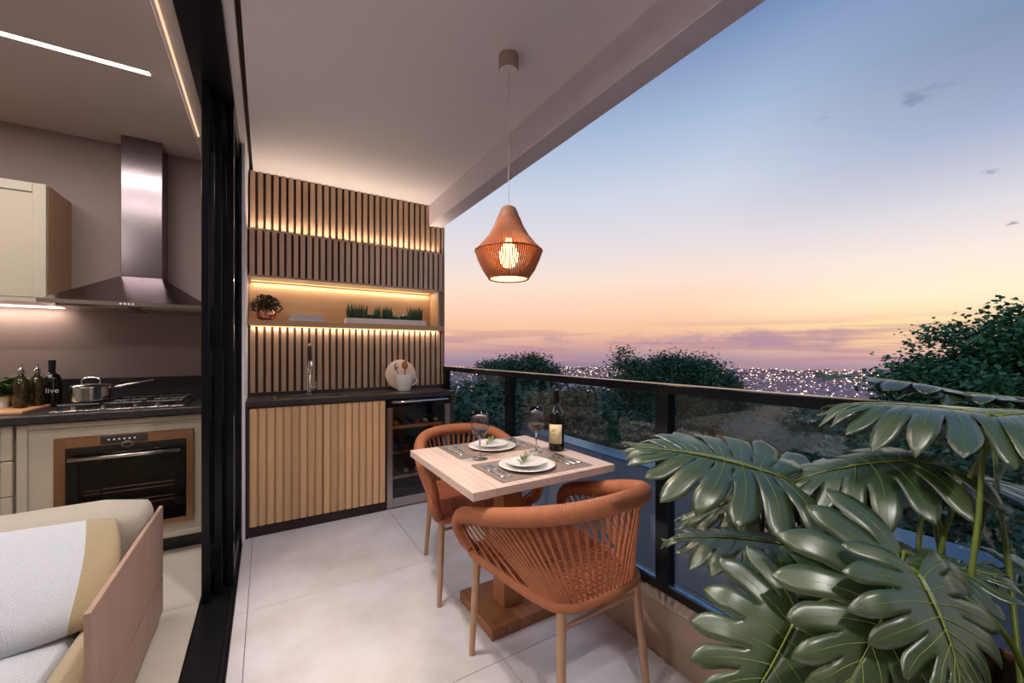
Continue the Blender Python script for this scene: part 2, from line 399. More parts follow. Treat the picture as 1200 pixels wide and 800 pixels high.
# niche and shelf
b = NB(); bx(b, -.112, YB + .145, 1.478, 1.40, YB + .159, 1.798); obj('niche_back', b, M['niche'], wall)
b = NB(); bx(b, 1.352, YF + .004, 1.478, 1.366, YB + .145, 1.798); obj('niche_side', b, M['niche'], wall)
b = NB(); bx(b, -.114, YF - .002, 1.436, 1.402, YB + .145, 1.478, .0015); obj('shelf', b, M['niche'], wall)
slat_row(wall, 1.366, 1.402, 1.478, 1.798, YF + .004, .012, .018, .010, M['slat'])
# LED strips (they light the wall for real)
b = NB(); bx(b, -.10, YF + .035, 2.1525, 1.38, YF + .047, 2.158); obj('led_strip', b, M['led'], wall)
b = NB(); bx(b, -.10, YB + .132, 1.792, 1.34, YB + .140, 1.7975); obj('led_strip', b, M['led'], wall)
b = NB(); bx(b, -.10, YB - .010, 1.431, 1.37, YB - .003, 1.4355); obj('led_strip', b, M['led'], wall)
light('shelf_led_light', 'AREA', (.64, YB - .012, 1.428), 2.3, WARM, (R(8), 0, 0), shape='RECTANGLE', size=1.46, size_y=.012)
light('niche_led_light', 'AREA', (.62, YB + .125, 1.787), 2.9, WARM, (R(-12), 0, 0), shape='RECTANGLE', size=1.42, size_y=.012)
light('band_led_light', 'AREA', (.64, YF + .041, 2.164), 4.0, WARM, (R(180 + 14), 0, 0), shape='RECTANGLE', size=1.46, size_y=.012)

# ---- downlights in the balcony ceiling (towards the camera end)
for k, (x, y) in enumerate(((.18, 1.52), (.18, -.5))):
    d = thing('downlight', ('recessed round downlight in the balcony ceiling beside the dining table', 'recessed round downlight in the balcony ceiling at the near end')[k], 'light', (x, y, 2.6))
    b = NB(); lathe(b, [(.045, -.004), (.045, 0), (.034, 0), (.034, -.004), (.045, -.004)], n=28, capb=False, capt=False); obj('ring', b, M['whitematt'], d, True)
    b = NB(); lathe(b, [(.033, -.002), (.033, -.0005)], n=24); obj('lens', b, M['ledwhite'], d)
    light('downlight_lamp', 'SPOT', (x, y, 2.59), 92, (1, .94, .90), (0, 0, 0), spot_size=R(138), spot_blend=.8, shadow_soft_size=.05)

# ================================================================== SLIDING DOOR LEAVES
def door_leaf(i, x, y0, y1):
    d = bpy.data.objects.new('door_%d' % i, None); COL.objects.link(d); d['kind'] = 'structure'
    d['label'] = 'black framed glass sliding door leaf'
    t = .032
    for nm, (a, c, e, f) in (('stile', (y0, y0 + .055, .004, 2.572)), ('stile', (y1 - .055, y1, .004, 2.572)),
                             ('bottom_rail', (y0 + .055, y1 - .055, .004, .09)), ('top_rail', (y0 + .055, y1 - .055, 2.50, 2.572))):
        b = NB(); bx(b, x, a, e, x + t, c, f, .002); obj(nm, b, M['blackgl'] if nm == 'stile' else M['black'], d)
    b = NB(); bx(b, x + .013, y0 + .055, .09, x + .019, y1 - .055, 2.50); obj('pane', b, M['doorglass'], d)
    b = NB(); bx(b, x + t, y0 + .020, .9, x + t + .004, y0 + .035, 1.25, .001); obj('handle', b, M['black'], d)
door_leaf(1, -.272, 2.475, 3.18)
door_leaf(2, -.226, 2.53, 3.19)
door_leaf(3, -.180, 2.60, 3.195)

# ================================================================== BALUSTRADE
bal = thing('balustrade', 'black framed glass balustrade along the open side of the balcony', 'railing', (1.42, 0, .226))
def balp(nm, b, m): 
    o = obj(nm, b, m, bal); o.matrix_parent_inverse = Matrix.Translation((-1.42, 0, -.226)); return o
b = NB(); bx(b, 1.42, -2.0, 1.066, 1.475, YB, 1.105, .004, 2); balp('handrail', b, M['blackgl'])
b = NB(); bx(b, 1.424, -2.0, .227, 1.470, YB, .262, .002); balp('bottom_rail', b, M['black'])
b = NB(); bx(b, 1.425, -2.0, .262, 1.443, YB, .272, .002); balp('glazing_bead', b, M['bead'])
posts = [-1.45, -.16, 1.11, 2.38, 3.53]
for y in posts:
    b = NB(); bx(b, 1.421, y - .032, .262, 1.469, y + .032, 1.066, .002); balp('post', b, M['blackgl'])
for a, c in zip(posts, posts[1:]):
    b = NB(); bx(b, 1.447, a + .032, .264, 1.455, c - .032, 1.066); balp('glass_panel', b, M['railglass'])

# ================================================================== BALCONY CABINETS
YC = 3.18
cab = thing('sink_cabinet', 'low cabinet with doors of vertical oak slats under the black worktop', 'cabinet', (.34, 3.37, 0))
def part(nm, b, m, root, smooth=False, parent=None):
    o = obj(nm, b, m, parent or root, smooth)
    if parent is None or parent is root:
        o.matrix_parent_inverse = Matrix.LocRotScale(root.location, root.rotation_euler, None).inverted()
    return o
b = NB(); bx(b, -.115, YC + .03, .06, .80, YB, .868); part('carcass', b, M['darkwood'], cab)
b = NB(); bx(b, -.118, YC - .004, 0, -.102, YB, .868); part('side_panel', b, M['darkwood'], cab)
b = NB(); bx(b, -.10, YC + .004, 0, .795, YC + .03, .064); part('plinth', b, M['darkwood'], cab)
for x0, x1 in ((-.098, .347), (.351, .796)):
    b = NB(); bx(b, x0, YC + .012, .068, x1, YC + .03, .86, .001)
    dr = part('door', b, M['doorback'], cab)
    slat_row(dr, x0, x1, .069, .859, YC + .001, .011, .0495, .035, M['doorslat'])
wt = thing('worktop', 'black stone worktop with an inset steel sink below the slatted wall', 'worktop', (.62, 3.37, .87))
b = NB()
SX0, SX1, SY0, SY1 = .05, .50, 3.23, 3.45
for r in ((-.12, YC - .01, SX0, YB), (SX1, YC - .01, 1.37, YB), (SX0, YC - .01, SX1, SY0), (SX0, SY1, SX1, YB)):
    bx(b, r[0], r[1], .870, r[2], r[3], .907)
part('slab', b, M['counter'], wt)
b = NB(); bx(b, -.118, YB - .012, .907, 1.44, YB, .935); part('upstand', b, M['counter'], wt)
b = NB()
for r in ((SX0 - .006, SY0 - .006, SX1 + .006, SY0 + .006), (SX0 - .006, SY1 - .006, SX1 + .006, SY1 + .006), (SX0 - .006, SY0 + .006, SX0 + .006, SY1 - .006), (SX1 - .006, SY0 + .006, SX1 + .006, SY1 - .006)):
    bx(b, r[0], r[1], .9072, r[2], r[3], .9105)
bx(b, SX0, SY0, .74, SX1, SY1, .745)
for r in ((SX0, SY0, SX0 + .004, SY1), (SX1 - .004, SY0, SX1, SY1), (SX0, SY0, SX1, SY0 + .004), (SX0, SY1 - .004, SX1, SY1)):
    bx(b, r[0], r[1], .745, r[2], r[3], .907)
part('sink_bowl', b, M['steel'], wt)
fa = thing('faucet', 'tall black and chrome kitchen faucet behind the sink of the balcony worktop', 'faucet', (.285, 3.49, .908))
b = NB(); lathe(b, [(.026, 0), (.026, .006), (.016, .012), (.016, .20), (.013, .21)], n=20); obj('body', b, M['chrome'], fa, 'auto')
b = NB(); pts = spline([(0, 0, .20), (0, 0, .33), (0, -.02, .372), (0, -.06, .385), (0, -.10, .365), (0, -.115, .31), (0, -.115, .26)], 6)
tube(b, pts, .012, 10); obj('hose', b, M['black'], fa, True)
b = NB(); lathe(b, [(.012, .16), (.017, .17), (.017, .25), (.013, .265)], (0, -.115, 0), 16); obj('spray_head', b, M['chrome'], fa, 'auto')
b = NB(); tube(b, [(.014, 0, .05), (.045, 0, .052)], .009, 10); tube(b, [(.045, 0, .045), (.047, 0, .10)], [.008, .006], 8); obj('lever', b, M['chrome'], fa, 'auto')

# wine fridge
fr = thing('wine_cooler', 'glass fronted wine cooler with steel frame under the black worktop', 'wine cooler', (1.07, 3.37, 0))
b = NB()
FX0, FX1 = .806, 1.335
bx(b, FX0, YC + .04, 0, FX0 + .02, YB, .866); bx(b, FX1 - .02, YC + .04, 0, FX1, YB, .866); bx(b, FX0, YB - .02, 0, FX1, YB, .866)
bx(b, FX0, YC + .04, 0, FX1, YB, .03); bx(b, FX0, YC + .04, .846, FX1, YB, .866)
part('cabinet_shell', b, M['black'], fr)
b = NB(); bx(b, 1.337, YC, 0, 1.368, YB, .868); part('end_panel', b, M['counter'], fr)
b = NB(); bx(b, FX0, YC, .012, FX0 + .045, YC + .035, .80, .002); bx(b, FX1 - .045, YC, .012, FX1, YC + .035, .80, .002)
bx(b, FX0 + .045, YC, .012, FX1 - .045, YC + .035, .085, .002)
dfr = part('door_frame', b, M['steel'], fr)
b = NB(); bx(b, FX0, YC, .80, FX1, YC + .035, .862, .002); part('door_head', b, M['ovenglass'], fr)
b = NB(); bx(b, FX0 + .045, YC + .012, .085, FX1 - .045, YC + .018, .80); part('door_glass', b, M['blkglass'], fr)
b = NB(); tube(b, [(FX0 + .03, YC - .03, .845), (FX1 - .03, YC - .03, .845)], .009, 10)
for x in (FX0 + .07, FX1 - .07): tube(b, [(x, YC - .03, .845), (x, YC + .002, .845)], .006, 8)
part('handle', b, M['chrome'], fr, True)
M['rackwood'] = mat('rack_wood', (170, 120, 70), .6)
for k, z in enumerate((.62, .42, .22)):
    b = NB()
    bx(b, FX0 + .05, YC + .05, z, FX1 - .05, YC + .07, z + .022)
    for q in range(14): tube(b, [(FX0 + .06 + q * .031, YC + .055, z + .002), (FX0 + .06 + q * .031, YB - .03, z + .002)], .002, 5)
    part('rack', b, M['rackwood'] if k == 0 else M['chrome'], fr)
b = NB()
M['coolbottle'] = mat('cooler_bottle', (20, 34, 26), .12, coat=.5)
wb0 = None
cols = [mat('foil_%d' % i, c, .35, metal=.4) for i, c in enumerate(((180, 140, 60), (60, 60, 150), (120, 30, 30), (170, 170, 175)))]
for k, z in enumerate((.66, .46, .262)):
    for q in range(5):
        x = FX0 + .095 + q * .085 + random.uniform(-.006, .006)
        t = thing('cooler_bottle', 'wine bottle lying on the %s rack inside the wine cooler, %s from the left' % (('top', 'middle', 'bottom')[k], ('first', 'second', 'third', 'fourth', 'fifth')[q]), 'bottle', (x, YC + .075, z + .004), 0, 'bottles inside the wine cooler')
        if wb0 is None:
            b = NB(); lathe(b, [(.013, .0), (.013, .07), (.036, .11), (.037, .27), (.033, .285)], n=16); wb0 = b
            bmesh.ops.transform(b, matrix=Matrix.Rotation(R(-90), 4, 'X'), verts=b.verts)
            o = obj('glass_body', b, M['coolbottle'], t, 'auto'); wbm = o.data
            b = NB(); lathe(b, [(.0145, -.001), (.0145, .035)], n=14); bmesh.ops.transform(b, matrix=Matrix.Rotation(R(-90), 4, 'X'), verts=b.verts)
            fm = bpy.data.meshes.new('foil'); b.to_mesh(fm); b.free()
        else: obj('glass_body', wbm, None, t)
        f2 = fm.copy(); obj('foil', f2, cols[(q + k) % 4], t)
light('cooler_lamp', 'POINT', (1.07, 3.32, .82), .5, (1, .85, .65), shadow_soft_size=.02)

# plate, crock, spoon on worktop
rb = thing('round_board', 'round pale serving board leaning on the slats behind the white crock', 'board', (1.0, 3.535, .907))
b = NB(); lathe(b, [(.0, 0), (.126, 0), (.132, .004), (.132, .012), (.126, .016), (0, .016)], n=40, capb=False, capt=False)
bmesh.ops.transform(b, matrix=Matrix.Translation((0, -.045, .133)) @ Matrix.Rotation(R(76), 4, 'X'), verts=b.verts)
obj('disc', b, mat('pale_wood_board', (216, 190, 170), .6, var=.1, vscale=20), rb, 'auto')
ck = thing('utensil_crock', 'white ceramic crock holding utensils on the black worktop', 'crock', (1.01, 3.42, .908))
b = NB(); lathe(b, [(.05, 0), (.056, .01), (.080, .13), (.080, .14), (.073, .14), (.050, .012), (0, .01)], n=32, capt=False); obj('crock_body', b, M['white'], ck, 'auto')
b = NB(); tube(b, spline([(.076, 0, .11), (.105, 0, .105), (.11, 0, .07), (.07, 0, .04)], 5), .006, 8); obj('crock_handle', b, M['white'], ck, True)
sp = thing('wooden_spoon', 'wooden spoon standing in the white crock on the worktop', 'spoon', (1.01, 3.42, .925))
b = NB(); tube(b, [(0, 0, 0), (.01, .01, .17)], .005, 8); lathe(b, [(.004, .16), (.024, .18), (.028, .205), (.018, .232), (.004, .24)], (.01, .01, 0), 14)
obj('spoon_bowl', b, mat('spoon_wood', (150, 90, 54), .6), sp, True)
wk = thing('whisk_handle_server', 'grey serving spoon leaning left out of the white crock', 'spoon', (.99, 3.42, .93))
b = NB(); tube(b, [(0, 0, 0), (-.05, -.01, .18)], [.004, .006], 8); lathe(b, [(.004, .15), (.016, .17), (.016, .20), (.004, .215)], (-.05, -.01, 0), 10); obj('handle', b, M['cutlery'], wk, True)
wk.name = 'serving_spoon'

# ---- shelf objects
def leafcloud(n, rx, rz, h0, size, seed, up=.5, squash=.45):
    rnd = random.Random(seed); V = []; F = []
    for i in range(n):
        th = rnd.uniform(0, 2 * math.pi); u = rnd.random() ** .6; el = rnd.uniform(-.2, 1) * math.pi / 2
        c = Vector((rx * u * math.cos(th) * math.cos(el), rx * u * math.sin(th) * math.cos(el), h0 + rz * u * math.sin(el)))
        d = Vector((math.cos(th), math.sin(th), rnd.uniform(-.2, up))).normalized(); a = d.cross(Vector((rnd.uniform(-.4, .4), rnd.uniform(-.4, .4), 1))).normalized() * size * squash
        k = len(V); nrm = d.cross(a).normalized() * size * .12
        V += [c, c + d * size * .5 + a - nrm, c + d * size, c + d * size * .5 - a - nrm]; F += [(k, k + 1, k + 2, k + 3)]
    me = bpy.data.meshes.new('leaves'); me.from_pydata([tuple(v) for v in V], [], F); me.update(); return me
pp = thing('potted_plant', 'small dark leafy plant in a round copper pot on the left of the shelf', 'plant', (.0, 3.585, 1.479))
b = NB(); lathe(b, [(.035, 0), (.062, .018), (.070, .045), (.064, .072), (.058, .078), (.052, .072)], n=28); obj('pot', b, M['copper'], pp, 'auto')
tag(obj('foliage', leafcloud(520, .10, .10, .085, .034, 3, up=1.2, squash=.2), M['darkleaf'], pp), kind='stuff')
bk = [(0, .024, (210, 208, 216)), (.024, .018, (170, 164, 176)), (.042, .008, (226, 224, 230))]
nm = ('thick pale book at the bottom of the stack on the shelf', 'grey book in the middle of the stack on the shelf', 'thin white book on top of the stack on the shelf')
for k, (z, h, c) in enumerate(bk):
    t = thing('book', nm[k], 'book', (.27 + .004 * k, 3.585, 1.479 + z), R((0, 1, -1)[k]), 'books on the niche shelf')
    w = (.25, .235, .225)[k]
    b = NB(); bx(b, -w / 2, -.08, 0, w / 2, .08, .0025); bx(b, -w / 2, -.08, h - .003, w / 2, .08, h - .0005); bx(b, -w / 2, .077, .0025, w / 2, .08, h - .003)
    obj('cover', b, mat('cover_%d' % k, c, .6), t)
    b = NB(); bx(b, -w / 2 + .003, -.077, .0026, w / 2 - .003, .0765, h - .0031); obj('page_block', b, M['page'], t)
tp = thing('succulent_planter', 'long white trough of succulents on the right of the shelf', 'planter', (.905, 3.59, 1.479))
b = NB(); w, d = .34, .05
for r in ((-w, -d, w, -d + .006), (-w, d - .006, w, d), (-w, -d + .006, -w + .006, d - .006), (w - .006, -d + .006, w, d - .006)): bx(b, r[0], r[1], 0, r[2], r[3], .045)
bx(b, -w + .006, -d + .006, 0, w - .006, d - .006, .004); obj('trough', b, M['whitematt'], tp)
b = NB(); bx(b, -w + .007, -d + .007, .004, w - .007, d - .007, .036); obj('soil', b, M['soil'], tp)
def spiky(seed, n=46, sx=.075, h=.14):
    rnd = random.Random(seed); b = NB()
    for i in range(n):
        x = rnd.uniform(-sx, sx); y = rnd.uniform(-.03, .03); hh = h * rnd.uniform(.6, 1)
        lean = Vector((rnd.uniform(-.02, .02), rnd.uniform(-.015, .015), 0))
        tube(b, [(x, y, 0), Vector((x, y, hh * .5)) + lean * .4, Vector((x, y, hh)) + lean], [.005, .006, .0008], 4, caps=False)
    return b
for x, s in ((-.245, 1), (-.02, 2), (.26, 3)):
    tag(obj('spiky_succulent', spiky(s, sx=.075 if x < .2 else .06), M['succ'], tp, loc=(x, 0, .036)), kind='stuff')
for x, r_ in ((-.135, .03), (.085, .028), (.155, .034)):
    b = NB(); pr_ = []
    for k in range(9):
        a = -math.pi / 2 + math.pi * k / 8; pr_.append((max(.001, r_ * math.cos(a)), r_ * .9 + r_ * .9 * math.sin(a)))
    lathe(b, pr_, n=24)
    for v in b.verts:
        a = math.atan2(v.co.y, v.co.x); f = 1 + .12 * math.cos(12 * a); v.co.x *= f; v.co.y *= f
    obj('round_cactus', b, M['succ'], tp, True, (x, 0, .036))

# ================================================================== KITCHEN
kc = thing('oven_cabinet', 'cream base cabinet with the built-in oven beside the sliding door', 'cabinet', (-.74, 3.5, 0))
def kpart(*a, **k): return part(*a, **k)
b = NB(); bx(b, -1.128, 3.19, .10, -.985, 3.84, .858); bx(b, -.385, 3.19, .10, -.29, 3.84, .858); bx(b, -.985, 3.19, .10, -.385, 3.84, .20); bx(b, -.985, 3.19, .765, -.385, 3.84, .858); bx(b, -.985, 3.82, .20, -.385, 3.84, .765)
kpart('carcass', b, M['cabinet'], kc)
b = NB()
x0, x1, z0, z1 = -1.122, -.295, .112, .852
for r in ((x0, z0, x0 + .04, z1), (x1 - .03, z0, x1, z1), (x0 + .04, z1 - .03, x1 - .03, z1), (x0 + .04, z0, x1 - .03, z0 + .03)): bx(b, r[0], 3.16, r[1], r[2], 3.188, r[3], .003)
for r in ((x0 + .04, z0 + .03, -.985, z1 - .03), (-.385, z0 + .03, x1 - .03, z1 - .03), (-.985, z0 + .03, -.385, .20), (-.985, .765, -.385, z1 - .03)): bx(b, r[0], 3.170, r[1], r[2], 3.188, r[3])
kpart('frame_panel', b, M['cabinet'], kc)
b = NB(); bx(b, -1.128, 3.26, 0, -.29, 3.28, .099); kpart('plinth', b, M['black'], kc)
dc = thing('drawer_cabinet', 'cream base cabinet of panelled drawers at the left edge', 'cabinet', (-1.7, 3.5, 0))
b = NB(); bx(b, -2.3, 3.19, .10, -1.132, 3.84, .858); kpart('carcass', b, M['cabinet'], dc)
b = NB(); bx(b, -2.3, 3.22, 0, -1.132, 3.26, .099); kpart('plinth', b, M['black'], dc)
for xa, xb in ((-1.72, -1.136), (-2.3, -1.726)):
    for z1 in (.852, .664, .478, .292):
        z0 = z1 - (.182 if z1 > .3 else .18)
        b = NB()
        for r in ((xa, z0, xa + .04, z1), (xb - .04, z0, xb, z1), (xa + .04, z1 - .035, xb - .04, z1), (xa + .04, z0, xb - .04, z0 + .035)): bx(b, r[0], 3.16, r[1], r[2], 3.188, r[3], .003)
        bx(b, xa + .04, 3.180, z0 + .035, xb - .04, 3.188, z1 - .035); bx(b, xa + .052, 3.170, z0 + .047, xb - .052, 3.180, z1 - .047, .004)
        kpart('drawer', b, M['cabinet'], dc)
kw = thing('kitchen_worktop', 'dark stone kitchen worktop above the cream cabinets', 'worktop', (-1.3, 3.5, .86))
b = NB(); bx(b, -2.35, 3.13, .860, -.285, 3.849, .90, .003); kpart('slab', b, M['counter'], kw)
b = NB(); bx(b, -2.35, 3.83, .9005, -.285, 3.849, 1.06); kpart('upstand', b, M['counter'], kw)
# oven
ov = thing('oven', 'wide built-in oven with bronze steel surround and black glass door', 'oven', (-.685, 3.3, .2))
b = NB()
ox0, ox1, oz0, oz1 = -.984, -.386, .202, .763
bx(b, ox0, 3.152, oz0, ox0 + .045, 3.185, oz1, .001); bx(b, ox1 - .035, 3.152, oz0, ox1, 3.185, oz1, .001)
bx(b, ox0 + .045, 3.152, oz1 - .055, ox1 - .035, 3.185, oz1, .001); bx(b, ox0 + .045, 3.152, oz0, ox1 - .035, 3.185, oz0 + .03, .001)
kpart('surround', b, M['ovensteel'], ov)
b = NB(); bx(b, ox0 + .01, 3.30, oz0 + .01, ox1 - .01, 3.80, oz0 + .02); bx(b, ox0 + .01, 3.30, oz1 - .02, ox1 - .01, 3.80, oz1 - .01)
bx(b, ox0 + .01, 3.30, oz0 + .02, ox0 + .02, 3.80, oz1 - .02); bx(b, ox1 - .02, 3.30, oz0 + .02, ox1 - .01, 3.80, oz1 - .02); bx(b, ox0 + .01, 3.79, oz0, ox1 - .01, 3.80, oz1)
kpart('cavity', b, M['black'], ov)
b = NB(); gx0, gx1, gz0, gz1 = ox0 + .047, ox1 - .037, oz0 + .032, oz1 - .057
bx(b, gx0, 3.146, gz1 - .10, gx1, 3.18, gz1); bx(b, gx0, 3.146, gz0, gx0 + .05, 3.18, gz1 - .10); bx(b, gx1 - .05, 3.146, gz0, gx1, 3.18, gz1 - .10); bx(b, gx0 + .05, 3.146, gz0, gx1 - .05, 3.18, gz0 + .05)
dn = kpart('door', b, M['ovenglass'], ov)
b = NB(); bx(b, gx0 + .05, 3.15, gz0 + .05, gx1 - .05, 3.156, gz1 - .10); kpart('door_window', b, M['blkglass'], ov)
b = NB(); tube(b, [(gx0 + .02, 3.108, .650), (gx1 - .02, 3.108, .650)], .011, 10)
for x in (gx0 + .06, gx1 - .06): tube(b, [(x, 3.108, .650), (x, 3.148, .650)], .007, 8)
kpart('handle', b, M['steel'], ov, True)
b = NB(); bx(b, -.80, 3.148, .715, -.60, 3.153, .760, .001); kpart('control_panel', b, M['ovenglass'], ov)
for q in range(6):
    b = NB(); lathe(b, [(.0048, 0), (.0048, .002)], n=10); bmesh.ops.transform(b, matrix=Matrix.Translation((-.765 + q * .022, 3.1475, .74)) @ Matrix.Rotation(R(90), 4, 'X'), verts=b.verts)
    kpart('touch_button', b, M['whitematt'], ov)
b = NB(); pts = [(-.685 + .024 * math.cos(a * math.pi / 10), 3.142, .708 + .016 * math.sin(a * math.pi / 10)) for a in range(20)]
tube(b, pts, .0022, 5, closed=True); kpart('dial_ring', b, M['chrome'], ov)
for z in (.42, .33):
    b = NB(); tube(b, [(gx0 + .03, 3.32, z), (gx1 - .03, 3.32, z)], .004, 6); tube(b, [(gx0 + .03, 3.30, z - .02), (gx1 - .03, 3.30, z - .02)], .003, 6)
    for q in range(20): tube(b, [(gx0 + .04 + q * .0225, 3.32, z), (gx0 + .04 + q * .0225, 3.75, z)], .0018, 4)
    kpart('oven_rack', b, M['chrome'], ov)
light('oven_lamp', 'POINT', (-.90, 3.345, .60), .35, (1, .7, .4), shadow_soft_size=.012)
# hood
hd = thing('range_hood', 'stainless steel pyramid range hood with tall chimney over the hob', 'range hood', (-.72, 3.6, 1.52))
hx0, hx1, hy0 = -1.085, -.31, 3.26
b = NB(); bx(b, hx0, hy0, 1.516, hx1, 3.849, 1.540, .002); kpart('canopy_rim', b, M['steel'], hd)
b = NB()
A = [b.verts.new(p) for p in ((hx0 + .01, hy0 + .01, 1.540), (hx1 - .01, hy0 + .01, 1.540), (hx1 - .01, 3.849, 1.540), (hx0 + .01, 3.849, 1.540))]
cx0, cx1, cy0 = -.832, -.618, 3.66
B = [b.verts.new(p) for p in ((cx0, cy0, 1.75), (cx1, cy0, 1.75), (cx1, 3.849, 1.75), (cx0, 3.849, 1.75))]
b.faces.new(A[::-1]); b.faces.new(B)
for i in range(4): b.faces.new((A[i], A[(i + 1) % 4], B[(i + 1) % 4], B[i]))
kpart('canopy', b, M['hoodsteel'], hd)
b = NB(); bx(b, cx0, cy0, 1.75, cx1, 3.849, 2.698, .003); kpart('chimney', b, M['hoodsteel'], hd)
for q in range(4):
    b = NB(); lathe(b, [(.006, 0), (.006, .004)], n=12); bmesh.ops.transform(b, matrix=Matrix.Translation((-.74 + q * .018, hy0 - .0005, 1.528)) @ Matrix.Rotation(R(90), 4, 'X'), verts=b.verts)
    kpart('button', b, M['whitematt'], hd)
for xa in (-1.03, -.66):
    b = NB(); bx(b, xa, hy0 + .06, 1.508, xa + .31, 3.78, 1.5155, .001); kpart('filter', b, M['steel'], hd)
# upper cabinet
uc = thing('wall_cabinet', 'cream wall cabinet left of the range hood', 'cabinet', (-1.6, 3.7, 1.547))
b = NB(); bx(b, -2.3, 3.51, 1.56, -1.117, 3.849, 2.24); kpart('carcass', b, mat('cabinet_side_oak', (186, 150, 116), .5, var=.1, vscale=6, stretch=(5, 5, .5)), uc)
for xa, xb in ((-1.70, -1.119), (-2.29, -1.704)):
    b = NB()
    for r in ((xa, 1.562, xa + .055, 2.238), (xb - .055, 1.562, xb, 2.238), (xa + .055, 2.183, xb - .055, 2.238), (xa + .055, 1.562, xb - .055, 1.617)): bx(b, r[0], 3.488, r[1], r[2], 3.509, r[3], .002)
    bx(b, xa + .055, 3.498, 1.617, xb - .055, 3.509, 2.183)
    kpart('door', b, M['cabinet'], uc)
b = NB(); bx(b, -2.3, 3.488, 1.535, -1.117, 3.849, 1.560); kpart('light_rail', b, M['cabinet'], uc)
b = NB(); bx(b, -2.2, 3.80, 1.527, -1.14, 3.82, 1.5345); kpart('led_strip', b, M['ledwhite'], uc)
light('cabinet_led_light', 'AREA', (-1.65, 3.79, 1.52), 2.5, (1, .82, .66), (0, 0, 0), shape='RECTANGLE', size=1.0, size_y=.02)
# linear ceiling lamp
ll = thing('linear_ceiling_light', 'long thin recessed white light line in the kitchen ceiling above the hob', 'light', (-1.6, 2.784, 2.7))
b = NB(); bx(b, -1.09, -.016, -.004, 1.077, .016, -.0005); obj('diffuser', b, M['ledwhite'], ll)
b = NB(); bx(b, -1.094, -.021, -.003, 1.081, -.0165, -.0003); bx(b, -1.094, .0165, -.003, 1.081, .021, -.0003); obj('frame', b, M['whitematt'], ll)
light('linear_ceiling_lamp', 'AREA', (-1.5, 2.784, 2.69), 17, (1, .93, .88), (0, 0, 0), shape='RECTANGLE', size=1.9, size_y=.04)
l2 = thing('linear_ceiling_light', 'second thin ceiling light line of the kitchen, nearer the living room', 'light', (-1.6, 2.01, 2.7))
b = NB(); bx(b, -1.09, -.016, -.004, 1.077, .016, -.0005); obj('diffuser', b, M['ledwhite'], l2)
b = NB(); bx(b, -1.094, -.021, -.003, 1.081, -.0165, -.0003); bx(b, -1.094, .0165, -.003, 1.081, .021, -.0003); obj('frame', b, M['whitematt'], l2)
light('linear_ceiling_lamp', 'AREA', (-1.5, 2.01, 2.69), 15, (1, .93, .88), (0, 0, 0), shape='RECTANGLE', size=1.9, size_y=.04)
lr = thing('living_fill_disc', 'added unseen round fill light on the living room ceiling', 'light', (-2.0, .2, 2.7))  # unseen lamp added to brighten the rooms
b = NB(); lathe(b, [(.2, -.03), (.2, 0)], n=32); obj('diffuser', b, M['ledwhite'], lr)
light('living_fill_light', 'AREA', (-1.9, .4, 2.66), 19, (1, .94, .90), (0, 0, 0), shape='DISK', size=.5)
# hob
hb = thing('gas_hob', 'steel gas hob with cast grates and knobs on the kitchen worktop', 'hob', (-.73, 3.42, .9005))
b = NB(); bx(b, -.29, -.21, 0, .29, .20, .008, .002); obj('plate', b, M['steel'], hb)
for x in (-.19, 0, .19):
    for y in (-.06, .12):
        b = NB(); lathe(b, [(.036, .008), (.036, .018), (.024, .02), (.024, .026)], (x, y, 0), 18); obj('burner', b, M['black'], hb, 'auto')
    b = NB(); z = .036
    for yy in (-.15, .18): tube(b, [(x - .085, yy, z), (x + .085, yy, z)], .004, 6)
    for xx in (-.085, 0, .085): tube(b, [(x + xx, -.15, z), (x + xx, .18, z)], .004, 6)
    tube(b, [(x - .085, .015, z), (x + .085, .015, z)], .004, 6)
    for xx in (-.085, .085):
        for yy in (-.15, .18): tube(b, [(x + xx, yy, .008), (x + xx, yy, z)], .004, 6)
    obj('grate', b, M['black'], hb)
for x in (-.20, -.08, .06, .16):
    b = NB(); lathe(b, [(.016, .008), (.016, .012), (.012, .014), (.011, .03)], (x, -.185, 0), 16); obj('knob', b, M['chrome'], hb, 'auto')
# saucepan
spn = thing('saucepan', 'stainless saucepan with lid and long handle on the gas hob', 'saucepan', (-.915, 3.44, .942))
b = NB(); lathe(b, [(.085, 0), (.09, .006), (.09, .085), (.094, .088), (.088, .089), (.084, .084), (.084, .006)], n=36); obj('body', b, M['chrome'], spn, 'auto')
b = NB(); lathe(b, [(.094, .09), (.085, .098), (.04, .104), (.001, .106)], n=36, capt=False)
ld = obj('lid', b, M['chrome'], spn, 'auto')
b = NB(); tube(b, spline([(-.04, 0, .10), (-.038, 0, .13), (0, 0, .143), (.038, 0, .13), (.04, 0, .10)], 5), .005, 8); obj('lid_handle', b, M['chrome'], ld, True)
b = NB(); tube(b, [(.088, 0, .072), (.12, 0, .082), (.29, .0, .118)], [.006, .009, .008], 10); obj('handle', b, M['steel'], spn, True)
